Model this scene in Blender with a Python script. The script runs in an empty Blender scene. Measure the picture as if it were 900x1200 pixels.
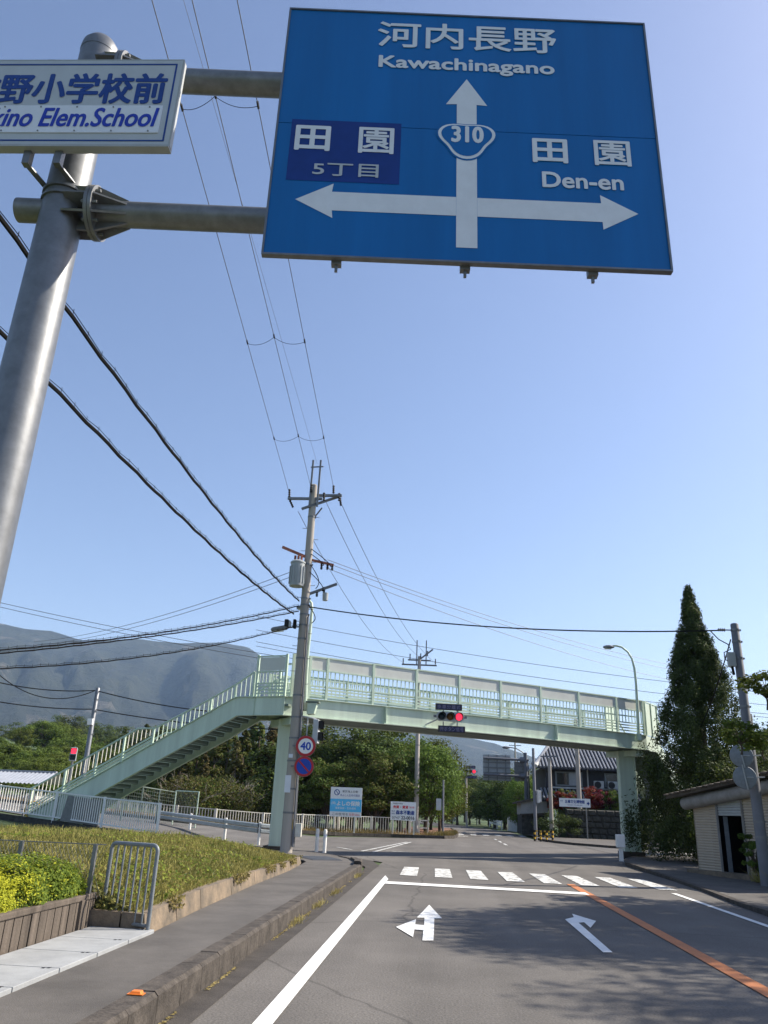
import bpy, math, random
import numpy as np
from mathutils import Matrix, Vector
R_ = math.radians
scene = bpy.context.scene
col = scene.collection
random.seed(7)

# ------------------------------------------------------------------ camera
cam = bpy.data.cameras.new('camera')
cam.sensor_fit = 'HORIZONTAL'; cam.sensor_width = 36.0; cam.lens = 36.0*910/900
cam.clip_start = 0.05; cam.clip_end = 30000
camo = bpy.data.objects.new('camera', cam); col.objects.link(camo)
camo.matrix_world = Matrix((
    (0.99684998, -0.01061647, 0.07859648, 0.0),
    (0.06952282, -0.35993014, -0.93038533, 0.0),
    (0.03816665, 0.93291885, -0.35805827, 1.6),
    (0, 0, 0, 1)))
scene.camera = camo

# ------------------------------------------------------------------ light
SUN_EL, SUN_AZ = R_(42), R_(70)
w = bpy.data.worlds.new('World'); scene.world = w; w.use_nodes = True
nt = w.node_tree; bg = nt.nodes['Background']
sky = nt.nodes.new('ShaderNodeTexSky'); sky.sky_type = 'NISHITA'; sky.sun_disc = False
sky.sun_elevation = SUN_EL; sky.sun_rotation = SUN_AZ
sky.air_density = 1.0; sky.dust_density = 0.9; sky.ozone_density = 3.2
tint = nt.nodes.new('ShaderNodeVectorMath'); tint.operation = 'MULTIPLY'; tint.inputs[1].default_value = (1.09, .968, .95)
nt.links.new(sky.outputs[0], tint.inputs[0]); nt.links.new(tint.outputs[0], bg.inputs[0]); bg.inputs[1].default_value = 0.112
sl = bpy.data.lights.new('sun', 'SUN'); sl.energy = 5.0; sl.angle = R_(0.53); sl.color = (1.0, 0.92, 0.80)
so = bpy.data.objects.new('sun', sl); col.objects.link(so)
sd = Vector((math.sin(SUN_AZ)*math.cos(SUN_EL), math.cos(SUN_AZ)*math.cos(SUN_EL), math.sin(SUN_EL)))
so.rotation_euler = (-sd).to_track_quat('-Z', 'Y').to_euler(); so.location = (30, 10, 60)
vs = scene.view_settings
vs.view_transform = 'Standard'; vs.look = 'None'; vs.exposure = 0.88; vs.gamma = 1.0; vs.use_curve_mapping = False
scene.cycles.volume_bounces = 0; scene.cycles.max_bounces = 6; scene.cycles.transparent_max_bounces = 6

# ------------------------------------------------------------------ materials
def mat(name, c, rough=.7, metal=0, var=.18, scale=4, bump=0, bscale=60, spec=.35, c2=None, emit=0, streak=False, fine=0):
    m = bpy.data.materials.new(name); m.use_nodes = True
    t = m.node_tree; b = t.nodes['Principled BSDF']; L = t.links
    b.inputs['Roughness'].default_value = rough; b.inputs['Metallic'].default_value = metal
    b.inputs['Specular IOR Level'].default_value = spec
    tc = t.nodes.new('ShaderNodeTexCoord')
    mp = t.nodes.new('ShaderNodeMapping'); L.new(tc.outputs['Object'], mp.inputs[0])
    if streak: mp.inputs['Scale'].default_value = (1, 1, .08)
    n = t.nodes.new('ShaderNodeTexNoise'); n.inputs['Scale'].default_value = scale; n.inputs['Detail'].default_value = 6
    n.inputs['Roughness'].default_value = .65
    L.new(mp.outputs[0], n.inputs['Vector'])
    r = t.nodes.new('ShaderNodeValToRGB')
    a = tuple(max(0, x*(1-var)) for x in c); z = tuple(x*(1+var) for x in c) if c2 is None else c2
    r.color_ramp.elements[0].position = .33; r.color_ramp.elements[1].position = .68
    r.color_ramp.elements[0].color = (*a, 1); r.color_ramp.elements[1].color = (*z, 1)
    L.new(n.outputs[0], r.inputs[0])
    out = r.outputs[0]
    if fine:
        n3 = t.nodes.new('ShaderNodeTexNoise'); n3.inputs['Scale'].default_value = bscale; n3.inputs['Detail'].default_value = 5; n3.inputs['Roughness'].default_value = .8
        L.new(tc.outputs['Object'], n3.inputs['Vector'])
        mr = t.nodes.new('ShaderNodeMapRange'); mr.inputs[1].default_value = .3; mr.inputs[2].default_value = .7
        mr.inputs[3].default_value = 1-fine; mr.inputs[4].default_value = 1+fine
        L.new(n3.outputs[0], mr.inputs[0])
        mx = t.nodes.new('ShaderNodeVectorMath'); mx.operation = 'SCALE'
        L.new(out, mx.inputs[0]); L.new(mr.outputs[0], mx.inputs['Scale']); out = mx.outputs[0]
    L.new(out, b.inputs['Base Color'])
    if bump:
        n2 = t.nodes.new('ShaderNodeTexNoise'); n2.inputs['Scale'].default_value = bscale; n2.inputs['Detail'].default_value = 3
        L.new(tc.outputs['Object'], n2.inputs['Vector'])
        bp = t.nodes.new('ShaderNodeBump'); bp.inputs['Strength'].default_value = bump; bp.inputs['Distance'].default_value = .01
        L.new(n2.outputs[0], bp.inputs['Height']); L.new(bp.outputs[0], b.inputs['Normal'])
    if emit:
        b.inputs['Emission Color'].default_value = (*c, 1); b.inputs['Emission Strength'].default_value = emit
    return m

def leafmat(name, ca, cb, trans=.3, rough=.7):
    m = bpy.data.materials.new(name); m.use_nodes = True
    t = m.node_tree; b = t.nodes['Principled BSDF']; L = t.links
    at = t.nodes.new('ShaderNodeAttribute'); at.attribute_name = 'tone'
    oi = t.nodes.new('ShaderNodeObjectInfo')
    r = t.nodes.new('ShaderNodeValToRGB')
    r.color_ramp.elements[0].color = (*ca, 1); r.color_ramp.elements[1].color = (*cb, 1)
    L.new(at.outputs['Fac'], r.inputs[0])
    hs = t.nodes.new('ShaderNodeHueSaturation')
    mr = t.nodes.new('ShaderNodeMapRange'); mr.inputs[3].default_value = .475; mr.inputs[4].default_value = .52
    mv = t.nodes.new('ShaderNodeMapRange'); mv.inputs[3].default_value = .75; mv.inputs[4].default_value = 1.2
    L.new(oi.outputs['Random'], mr.inputs[0]); L.new(oi.outputs['Random'], mv.inputs[0])
    L.new(mr.outputs[0], hs.inputs['Hue']); L.new(mv.outputs[0], hs.inputs['Value']); L.new(r.outputs[0], hs.inputs['Color'])
    L.new(hs.outputs[0], b.inputs['Base Color']); b.inputs['Roughness'].default_value = rough
    b.inputs['Specular IOR Level'].default_value = .12
    tr = t.nodes.new('ShaderNodeBsdfTranslucent'); L.new(hs.outputs[0], tr.inputs[0])
    mx = t.nodes.new('ShaderNodeMixShader'); mx.inputs[0].default_value = trans
    L.new(b.outputs[0], mx.inputs[1]); L.new(tr.outputs[0], mx.inputs[2])
    L.new(mx.outputs[0], t.nodes['Material Output'].inputs[0])
    return m

def asphalt(name, c, seam=.0):
    m = mat(name, c, rough=.88, var=.16, scale=.45, bump=.6, bscale=42, spec=.25, fine=.45)
    t = m.node_tree; L = t.links; b = t.nodes['Principled BSDF']
    src = b.inputs['Base Color'].links[0].from_socket
    tc = t.nodes.new('ShaderNodeTexCoord')
    # sparse cracks
    vz = t.nodes.new('ShaderNodeTexVoronoi'); vz.feature = 'DISTANCE_TO_EDGE'; vz.inputs['Scale'].default_value = .16
    nz = t.nodes.new('ShaderNodeTexNoise'); nz.inputs['Scale'].default_value = 1.3; nz.inputs['Detail'].default_value = 5
    mxv = t.nodes.new('ShaderNodeMixRGB'); mxv.inputs[0].default_value = .22
    L.new(tc.outputs['Object'], nz.inputs['Vector']); L.new(tc.outputs['Object'], mxv.inputs[1]); L.new(nz.outputs['Color'], mxv.inputs[2])
    L.new(mxv.outputs[0], vz.inputs['Vector'])
    lt = t.nodes.new('ShaderNodeMapRange'); lt.inputs[1].default_value = 0; lt.inputs[2].default_value = .004
    lt.inputs[3].default_value = .62; lt.inputs[4].default_value = 1
    L.new(vz.outputs['Distance'], lt.inputs[0])
    # broad stripes of wear along the road
    mp = t.nodes.new('ShaderNodeMapping'); mp.inputs['Scale'].default_value = (1.1, .05, 1); L.new(tc.outputs['Object'], mp.inputs[0])
    ns = t.nodes.new('ShaderNodeTexNoise'); ns.inputs['Scale'].default_value = 1; ns.inputs['Detail'].default_value = 3; L.new(mp.outputs[0], ns.inputs['Vector'])
    l2 = t.nodes.new('ShaderNodeMapRange'); l2.inputs[1].default_value = .3; l2.inputs[2].default_value = .7; l2.inputs[3].default_value = .85; l2.inputs[4].default_value = 1.15
    L.new(ns.outputs[0], l2.inputs[0])
    mm = t.nodes.new('ShaderNodeMath'); mm.operation = 'MULTIPLY'; L.new(lt.outputs[0], mm.inputs[0]); L.new(l2.outputs[0], mm.inputs[1])
    sc = t.nodes.new('ShaderNodeVectorMath'); sc.operation = 'SCALE'; L.new(src, sc.inputs[0]); L.new(mm.outputs[0], sc.inputs['Scale'])
    L.new(sc.outputs[0], b.inputs['Base Color'])
    return m

def worn(name, c, under, amt=.5, scale=7):
    "road paint, chipped to show the asphalt"
    m = mat(name, c, rough=.75, var=.08, scale=3, bump=.3, bscale=120)
    t = m.node_tree; L = t.links; b = t.nodes['Principled BSDF']
    src = b.inputs['Base Color'].links[0].from_socket
    tc = t.nodes.new('ShaderNodeTexCoord')
    n = t.nodes.new('ShaderNodeTexNoise'); n.inputs['Scale'].default_value = scale; n.inputs['Detail'].default_value = 8; n.inputs['Roughness'].default_value = .75
    L.new(tc.outputs['Object'], n.inputs['Vector'])
    mr = t.nodes.new('ShaderNodeMapRange'); mr.inputs[1].default_value = amt-.06; mr.inputs[2].default_value = amt+.08
    L.new(n.outputs[0], mr.inputs[0])
    mx = t.nodes.new('ShaderNodeMixRGB'); L.new(mr.outputs[0], mx.inputs[0]); L.new(src, mx.inputs[1]); mx.inputs[2].default_value = (*under, 1)
    L.new(mx.outputs[0], b.inputs['Base Color'])
    return m

M = dict(
    road=asphalt('asphalt', (.12, .111, .101)),
    roadold=asphalt('old_asphalt', (.12, .113, .105)),
    gutter=mat('gutter_asphalt', (.055, .048, .042), .9, var=.3, scale=2.5, bump=.5, bscale=80, fine=.35),
    pave=mat('pavement_asphalt', (.10, .092, .084), .9, var=.22, scale=1.4, bump=.45, bscale=120, fine=.3),
    kerb=mat('kerb_concrete', (.066, .056, .047), .92, var=.45, scale=5, bump=.8, bscale=35, fine=.35),
    concrete=mat('old_concrete', (.17, .145, .115), .92, var=.4, scale=3, bump=.5, bscale=40, fine=.2, c2=(.25, .19, .13)),
    planter=mat('planter_concrete', (.105, .085, .068), .92, var=.5, scale=5, bump=.5, bscale=50, streak=True, fine=.2),
    slab=mat('cover_slab_concrete', (.30, .31, .315), .85, var=.14, scale=3, bump=.2, bscale=90, fine=.1),
    white=worn('white_road_paint', (.72, .72, .69), (.09, .088, .085), .72),
    zebra=worn('worn_zebra_paint', (.66, .66, .63), (.13, .125, .115), .52, 5),
    orange=worn('orange_road_paint', (.45, .165, .06), (.13, .10, .08), .62, 14),
    galv=mat('galvanised_steel', (.18, .187, .194), .47, metal=.6, var=.16, scale=9, bump=.05, bscale=30, spec=.5),
    galvd=mat('dull_galvanised_steel', (.20, .205, .21), .46, metal=.5, var=.18, scale=9),
    gategrey=mat('grey_painted_steel', (.20, .22, .235), .5, metal=.2, var=.12, scale=12),
    whitepaint=mat('white_painted_steel', (.83, .81, .77), .5, var=.06, scale=6),
    beige=mat('cream_painted_steel', (.62, .6, .52), .55, var=.1, scale=6),
    rail=mat('blueish_guardrail_steel', (.34, .38, .4), .5, metal=.3, var=.12, scale=6),
    green=mat('pale_green_bridge_paint', (.56, .65, .535), .42, var=.13, scale=2.2, spec=.4, streak=True),
    greend=mat('dark_green_and_soffit_shade', (.16, .20, .17), .65, var=.2, scale=1.2),  # underside shade put into a darker bridge green; plain dark green on fences
    greenr=mat('pale_green_rail_paint', (.53, .635, .51), .45, var=.08, scale=3),
    panel=mat('translucent_grey_panel', (.60, .61, .56), .5, var=.07, scale=1.5),
    pole=mat('pole_concrete', (.38, .345, .30), .85, var=.15, scale=2, bump=.15, bscale=60, streak=True),
    poleg=mat('dark_grey_pole', (.16, .165, .18), .7, var=.12, scale=3),
    black=mat('black_plastic', (.012, .012, .013), .6, var=.2),
    cable=mat('black_cable', (.014, .014, .015), .9, var=.2, spec=.1),
    wire=mat('grey_wire', (.10, .10, .11), .5, metal=.3, var=.2),
    cer=mat('brown_insulator', (.35, .12, .07), .3, var=.3),
    trans=mat('transformer_grey', (.36, .38, .38), .5, var=.08),
    blue=mat('sign_blue', (.004, .13, .38), .45, var=.12, scale=2.2, streak=True, spec=.25),
    blued=mat('sign_patch_blue', (.009, .04, .21), .42, var=.12, scale=4, spec=.25),
    signwhite=mat('sign_white_sheeting', (.70, .72, .74), .5, var=.05, scale=6),
    signgrey=mat('sign_pale_grey_sheeting', (.46, .49, .51), .5, var=.05, scale=4),
    label=mat('white_label_sheet', (.70, .73, .78), .5, var=.04, scale=4),
    navy=mat('navy_print', (.010, .05, .24), .5, var=.1),
    violet=mat('bright_blue_print', (.015, .045, .40), .5, var=.1),
    redsign=mat('sign_red', (.42, .025, .03), .45, var=.1),
    noblue=mat('no_parking_blue', (.012, .06, .40), .45, var=.1),
    cyan=mat('billboard_cyan', (.10, .50, .80), .5, var=.06),
    bwhite=mat('billboard_white', (.80, .80, .78), .5, var=.04),
    redprint=mat('red_print', (.65, .05, .06), .5, var=.1),
    dark=mat('dark_print', (.03, .03, .04), .6, var=.1),
    ledboard=mat('message_board_dark', (.055, .048, .055), .6, var=.2, scale=8),
    lednavy=mat('message_board_blue', (.025, .03, .10), .5, var=.2),
    boardtext=mat('message_board_lettering', (.25, .22, .30), .6, var=.1),
    redlamp=mat('lit_red_lamp', (1.0, .03, .07), .4, var=0, emit=1.0),
    amber=mat('unlit_amber_lens', (.13, .06, .006), .3, var=.2),
    greenlens=mat('unlit_green_lens', (.005, .02, .03), .3, var=.2),
    signal=mat('signal_housing_grey', (.45, .47, .48), .5, var=.06),
    lampglass=mat('lamp_glass', (.55, .55, .5), .25, var=.05),
    orangeplastic=mat('orange_reflector', (.75, .20, .03), .4, var=.1),
    yellow=mat('yellow_paint', (.60, .36, .04), .5, var=.1),
    roof=mat('silver_grey_roof_tile', (.20, .21, .23), .42, var=.3, scale=3, spec=.5),
    darkwall=mat('dark_house_wall', (.035, .036, .042), .7, var=.2, scale=3),
    wall=mat('pale_house_wall', (.42, .42, .40), .8, var=.15, scale=2),
    glass=mat('dark_window_glass', (.02, .022, .026), .12, var=.2, spec=.6),
    curtain=mat('pale_window_pane', (.32, .34, .36), .35, var=.1),
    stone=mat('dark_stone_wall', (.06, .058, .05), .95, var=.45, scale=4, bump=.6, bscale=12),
    shutter=mat('beige_shutter', (.42, .355, .275), .7, var=.04, scale=4),
    fascia=mat('grey_plaster_fascia', (.26, .25, .235), .9, var=.2, scale=3, bump=.3, bscale=50),
    darkroof=mat('old_brown_roof', (.08, .065, .05), .9, var=.4, scale=5, bump=.5, bscale=20),
    void=mat('interior_shade_black', (.012, .012, .012), .9, var=.3),  # near black: the garage's interior shade put into the colour
    bark=mat('tree_bark', (.09, .07, .05), .95, var=.35, scale=6, bump=.6, bscale=25),
    palebark=mat('bare_twig_bark', (.25, .22, .17), .9, var=.25, scale=6),
    soil=mat('bank_soil', (.09, .085, .04), .95, var=.45, scale=1.6, bump=.6, bscale=18, c2=(.13, .15, .05)),
    ground=mat('ground_earth', (.06, .08, .03), .95, var=.4, scale=.15, c2=(.075, .12, .035)),
    rust=mat('red_brown_leaf_litter', (.19, .10, .065), .95, var=.4, scale=2.2, bump=.6, bscale=25),
    shed=mat('grey_sheet_roof', (.33, .35, .39), .45, metal=.2, var=.1, scale=3),
    leafA=leafmat('broadleaf_mid', (.045, .072, .015), (.135, .18, .036)),
    leafB=leafmat('broadleaf_fresh', (.06, .095, .016), (.17, .23, .04)),
    leafC=leafmat('broadleaf_olive', (.065, .068, .022), (.17, .155, .05)),
    leafD=leafmat('cedar_dark', (.026, .044, .014), (.085, .108, .032), .2),
    leafE=leafmat('cedar_brownish', (.075, .06, .025), (.17, .13, .05), .15),
    leafR=leafmat('red_azalea', (.09, .011, .016), (.27, .028, .04)),
    leafY=leafmat('yellow_hedge', (.22, .24, .02), (.50, .47, .04), .3),
    leafG=leafmat('green_hedge', (.06, .10, .014), (.23, .27, .04), .3),
    grass=leafmat('bank_grass', (.105, .115, .03), (.35, .30, .10), .25),
    dry=leafmat('dry_weeds', (.18, .14, .05), (.42, .34, .15), .25),
)

# ------------------------------------------------------------------ helpers
FR = {}
def link(o): col.objects.link(o); return o
def thing(name, label, cat, loc=(0, 0, 0), rz=0, group=None):
    o = link(bpy.data.objects.new(name, None)); o.empty_display_size = .2
    o.location = loc; o.rotation_euler = (0, 0, rz)
    o['label'] = label; o['category'] = cat
    if group: o['group'] = group
    FR[o] = Matrix.Translation(loc) @ Matrix.Rotation(rz, 4, 'Z')
    return o
def tag(o, label, cat, group=None):
    o['label'] = label; o['category'] = cat
    if group: o['group'] = group
    return o

class MB:
    def __init__(s): s.v = []; s.f = []
    def add(s, vs, fs):
        k = len(s.v); s.v += [tuple(x) for x in vs]; s.f += [tuple(i+k for i in f) for f in fs]; return s
    def box(s, c, d, rz=0, m=None):
        x, y, z = d[0]/2, d[1]/2, d[2]/2; ca, sa = math.cos(rz), math.sin(rz)
        vs = []
        for i, j, k in ((-1,-1,-1),(1,-1,-1),(1,1,-1),(-1,1,-1),(-1,-1,1),(1,-1,1),(1,1,1),(-1,1,1)):
            p = Vector((i*x, j*y, k*z))
            if m: p = m @ p
            p = (c[0]+ca*p[0]-sa*p[1], c[1]+sa*p[0]+ca*p[1], c[2]+p[2])
            vs.append(p)
        return s.add(vs, ((0,3,2,1),(4,5,6,7),(0,1,5,4),(1,2,6,5),(2,3,7,6),(3,0,4,7)))
    def bar(s, p0, p1, wd, ht, up=(0, 0, 1)):
        "rectangular bar between two points"
        p0, p1 = Vector(p0), Vector(p1); d = (p1-p0).normalized(); up = Vector(up)
        if abs(d.dot(up)) > .99: up = Vector((0, 1, 0))
        a = d.cross(up).normalized(); b = a.cross(d).normalized()
        vs = []
        for p in (p0, p1):
            for i, j in ((-1,-1),(1,-1),(1,1),(-1,1)): vs.append(p+a*(i*wd/2)+b*(j*ht/2))
        return s.add(vs, ((0,3,2,1),(4,5,6,7),(0,1,5,4),(1,2,6,5),(2,3,7,6),(3,0,4,7)))
    def tube(s, pts, r, n=8, cap=True):
        pts = [Vector(p) for p in pts]; rs = r if isinstance(r, (list, tuple)) else [r]*len(pts)
        k0 = len(s.v); prev = None
        for i, p in enumerate(pts):
            d = (pts[min(i+1, len(pts)-1)]-pts[max(i-1, 0)]).normalized()
            if prev is None:
                a = d.cross(Vector((0, 0, 1)) if abs(d.z) < .95 else Vector((0, 1, 0))).normalized()
            else:
                a = (prev-d*prev.dot(d)).normalized()
            prev = a; b = d.cross(a)
            for q in range(n):
                t = 2*math.pi*q/n; s.v.append(tuple(p+(a*math.cos(t)+b*math.sin(t))*rs[i]))
        for i in range(len(pts)-1):
            for q in range(n):
                s.f.append((k0+i*n+q, k0+i*n+(q+1) % n, k0+(i+1)*n+(q+1) % n, k0+(i+1)*n+q))
        if cap:
            s.f.append(tuple(k0+q for q in range(n))[::-1]); s.f.append(tuple(k0+(len(pts)-1)*n+q for q in range(n)))
        return s
    def prism(s, poly, vec):
        n = len(poly); v = Vector(vec)
        a = [Vector(p) for p in poly]
        return s.add(a+[p+v for p in a], [tuple(range(n))[::-1], tuple(range(n, 2*n))]+[(i, (i+1) % n, n+(i+1) % n, n+i) for i in range(n)])
    def lathe(s, prof, c=(0, 0, 0), n=16, axis='Z'):
        k0 = len(s.v)
        for r, z in prof:
            for q in range(n):
                t = 2*math.pi*q/n; x, y = r*math.cos(t), r*math.sin(t)
                if axis == 'Z': p = (x, y, z)
                elif axis == 'Y': p = (x, z, y)
                else: p = (z, x, y)
                s.v.append((c[0]+p[0], c[1]+p[1], c[2]+p[2]))
        for i in range(len(prof)-1):
            for q in range(n): s.f.append((k0+i*n+q, k0+i*n+(q+1) % n, k0+(i+1)*n+(q+1) % n, k0+(i+1)*n+q))
        s.f.append(tuple(k0+q for q in range(n))[::-1]); s.f.append(tuple(k0+(len(prof)-1)*n+q for q in range(n)))
        return s
    def mesh(s, name):
        me = bpy.data.meshes.new(name); me.from_pydata(s.v, [], s.f); me.update(); return me

def part(name, mb, m, parent=None, world=False, smooth=False, bevel=0, kind=None, label=None, fix=True):
    if world and parent is not None:
        inv = FR[parent].inverted(); mb.v = [tuple(inv @ Vector(p)) for p in mb.v]
    me = mb.mesh(name) if isinstance(mb, MB) else mb
    if isinstance(mb, MB) and fix:
        import bmesh
        b = bmesh.new(); b.from_mesh(me); bmesh.ops.recalc_face_normals(b, faces=b.faces); b.to_mesh(me); b.free()
    if m and not me.materials: me.materials.append(m)
    if smooth: me.polygons.foreach_set('use_smooth', [True]*len(me.polygons))
    o = link(bpy.data.objects.new(name, me))
    if smooth:
        try:
            me.set_sharp_from_angle(angle=R_(40))
        except Exception: pass
    if parent is not None: o.parent = parent; FR[o] = FR[parent]
    else: FR[o] = Matrix.Identity(4)
    if bevel:
        bv = o.modifiers.new('bevel', 'BEVEL'); bv.width = bevel; bv.segments = 2; bv.limit_method = 'ANGLE'
    if kind: o['kind'] = kind
    if label: o['label'] = label
    return o
def struct(name, mb, m, **k):
    return part(name, mb, m, kind='structure', **k)
def inst(name, me, parent, loc=(0, 0, 0), rot=(0, 0, 0), sc=(1, 1, 1)):
    o = link(bpy.data.objects.new(name, me)); o.location = loc; o.rotation_euler = rot; o.scale = sc
    if parent is not None: o.parent = parent; FR[o] = FR[parent]
    return o
def dup(root, loc, rz=0, label=None, sc=1):
    r = root.copy(); col.objects.link(r); r.location = loc; r.rotation_euler = (0, 0, rz); r.scale = (sc, sc, sc)
    if label: r['label'] = label
    for ch in root.children:
        c = ch.copy(); col.objects.link(c); c.parent = r
        for g in ch.children:
            d = g.copy(); col.objects.link(d); d.parent = c
    return r

TEXTS = []
def text(body, m, parent, center, width, height, name='lettering', bold=0.0, ext=.0015, shear=0, rot=None):
    "flat print on an upright panel: local X across, Z up, facing -Y"
    cu = bpy.data.curves.new(name, 'FONT'); cu.body = body; cu.size = 1; cu.align_x = 'CENTER'; cu.align_y = 'CENTER'
    cu.shear = shear; cu.resolution_u = 4
    o = link(bpy.data.objects.new('text_outline', cu))
    TEXTS.append((o, name, m, parent, width, height, Vector(center), bold))
def fit_texts():
    "outline fonts become thin printed meshes, stroke weight added by shifted copies of the outline"
    bpy.context.view_layer.update(); dg = bpy.context.evaluated_depsgraph_get()
    made = []
    for o, name, m, parent, wd, ht, c, bold in TEXTS:
        me = bpy.data.meshes.new_from_object(o.evaluated_get(dg)); made.append((me, name, m, parent, wd, ht, c, bold))
    for t in TEXTS:
        cu = t[0].data; bpy.data.objects.remove(t[0]); bpy.data.curves.remove(cu)
    for me, name, m, parent, wd, ht, c, bold in made:
        V = np.array([v.co[:] for v in me.vertices]); F = [tuple(p.vertices) for p in me.polygons]
        lo, hi = V.min(0), V.max(0); wd -= 2*bold*ht; hh = ht-2*bold*ht
        X = (V[:, 0]-(lo[0]+hi[0])/2)*wd/(hi[0]-lo[0]); Z = (V[:, 1]-(lo[1]+hi[1])/2)*hh/(hi[1]-lo[1])
        sh = [(0, 0)]+([(math.cos(k*math.pi/4)*bold*ht, math.sin(k*math.pi/4)*bold*ht) for k in range(8)] if bold else [])
        mb = MB()
        for k, (dx, dz) in enumerate(sh): mb.add(np.c_[X+c.x+dx, np.full(len(X), c.y-.00025*k), Z+c.z+dz].tolist(), F)
        bpy.data.meshes.remove(me)
        o = part(name, mb, m, parent, fix=False)
        if o.data.polygons and o.data.polygons[0].normal.y > 0: o.data.flip_normals()

def rng(seed): return np.random.default_rng(seed)
def leaf_mesh(name, C, N, L, W, tone, mats, midx=None):
    "one small four-cornered leaf at each centre C; N leaf normals, L length, W width"
    n = len(C); r = rng(len(C)+17)
    N = N/np.maximum(1e-6, np.linalg.norm(N, axis=1, keepdims=True))
    a = np.cross(N, r.normal(size=(n, 3))); a /= np.maximum(1e-6, np.linalg.norm(a, axis=1, keepdims=True)); b = np.cross(N, a)
    L = np.broadcast_to(np.asarray(L, float), (n,))[:, None]; W = np.broadcast_to(np.asarray(W, float), (n,))[:, None]
    V = np.empty((n, 4, 3)); V[:, 0] = C-a*L/2; V[:, 1] = C+b*W/2; V[:, 2] = C+a*L/2; V[:, 3] = C-b*W/2
    return quads(name, V, tone, mats, midx)
def quads(name, V, tone, mats, midx=None):
    n = len(V); me = bpy.data.meshes.new(name)
    me.vertices.add(4*n); me.vertices.foreach_set('co', V.reshape(-1).astype(np.float32))
    me.loops.add(4*n); me.loops.foreach_set('vertex_index', np.arange(4*n, dtype=np.int32))
    me.polygons.add(n); me.polygons.foreach_set('loop_start', np.arange(0, 4*n, 4, dtype=np.int32))
    me.update(calc_edges=True)
    at = me.attributes.new('tone', 'FLOAT', 'FACE'); at.data.foreach_set('value', np.clip(tone, 0, 1).astype(np.float32))
    for m in (mats if isinstance(mats, list) else [mats]): me.materials.append(m)
    if midx is not None: me.polygons.foreach_set('material_index', midx.astype(np.int32))
    return me
def unit(r, n):
    v = r.normal(size=(n, 3)); return v/np.linalg.norm(v, axis=1, keepdims=True)

def ss(a, b, x):
    t = np.clip((np.asarray(x, float)-a)/(b-a), 0, 1); return t*t*(3-2*t)
def vnoise(x, y, seed=0):
    x = np.asarray(x, float); y = np.asarray(y, float)
    xi, yi = np.floor(x), np.floor(y); xf, yf = x-xi, y-yi
    def h(i, j):
        s = np.sin(i*127.1+j*311.7+seed*74.7)*43758.5453; return s-np.floor(s)
    u, v = xf*xf*(3-2*xf), yf*yf*(3-2*yf)
    return (h(xi, yi)*(1-u)+h(xi+1, yi)*u)*(1-v)+(h(xi, yi+1)*(1-u)+h(xi+1, yi+1)*u)*v
def fbm(x, y, o=5, seed=0):
    s = 0; a = .5
    for i in range(o): s = s+a*vnoise(x*2**i, y*2**i, seed+i); a *= .5
    return s
def H(x, y):
    "height of the land: flat round the junction, rising to the left and to the far hills"
    x = np.asarray(x, float); y = np.asarray(y, float)
    z = .07*np.clip(-7-x, 0, 22)*ss(24, 30, y)
    d = np.hypot(x, y); az = np.degrees(np.arctan2(x, y))
    hill = ss(80, 230, d)*(9+7*ss(-22, -34, az))*ss(-12, -24, az)
    return z+hill



# ------------------------------------------------------------------ the land
def polar_sheet(name, hf, rings, azs, m):
    V = []; F = []
    for r in rings:
        for a in azs:
            x, y = r*math.sin(a), r*math.cos(a); V.append((x, y, 0))
    A = np.array(V); A[:, 2] = hf(A[:, 0], A[:, 1]); n = len(azs)
    closed = abs(azs[-1]-azs[0]) > 6.2
    for i in range(len(rings)-1):
        for j in range(n if closed else n-1):
            k = (j+1) % n; F.append((i*n+j, (i+1)*n+j, (i+1)*n+k, i*n+k))
    if rings[0] < 3: F.append(tuple(range(n))[::-1])
    me = bpy.data.meshes.new(name); me.from_pydata(A.tolist(), [], F); me.update()
    me.materials.append(m)
    return me
azs = [2*math.pi*i/180 for i in range(180)]
rings = [2, 8, 14, 20, 26, 30, 34, 38, 44, 52, 60, 75, 90, 110, 140, 180, 230, 300, 420, 600, 900, 1400, 2200, 3600, 6000, 9000]
g = struct('ground', polar_sheet('ground', lambda x, y: H(x, y)-.03, rings, azs, M['ground']), None, fix=False)

# far mountain: one ridge with spurs, 2.4 to 6 km away
prof = [(-75, .10), (-60, .14), (-45, .17), (-36, .178), (-31, .187), (-29.4, .184), (-27.8, .186), (-25.8, .178), (-22.2, .187), (-19, .186), (-16.3, .192), (-14.4, .188), (-13, .174), (-11.1, .145), (-8, .112), (-4.8, .095), (2, .088), (3.7, .083), (4.8, .075), (6.6, .066), (10, .05), (20, .045), (40, .05), (75, .04)]
pa = np.array([p[0] for p in prof]); ph = np.array([p[1] for p in prof])
def mount(x, y):
    d = np.hypot(x, y); az = np.degrees(np.arctan2(x, y))
    top = np.interp(az, pa, ph)*4300
    t = np.clip((d-2000)/2300, 0, 1); f = t**1.25
    back = 1-.35*ss(4300, 6500, d)
    sp = (fbm(az*.42+d*.0004, d*.0009, 5, 3)-.48)
    near = np.exp(-((d-4300)/350)**2)
    return top*f*back*(1+sp*.95*(1-near)*np.sin(np.pi*np.clip(t, 0, 1)**.8))+sp*14*near-2
maz = [R_(-75+150*i/420) for i in range(421)]
mr = list(np.linspace(2000, 4700, 60))+[5000, 5500, 6500]
mm = mat('forested_mountain', (.026, .036, .018), .95, var=.55, scale=.006, c2=(.05, .058, .03))
t = mm.node_tree; L = t.links; b = t.nodes['Principled BSDF']; src = b.inputs['Base Color'].links[0].from_socket
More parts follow.
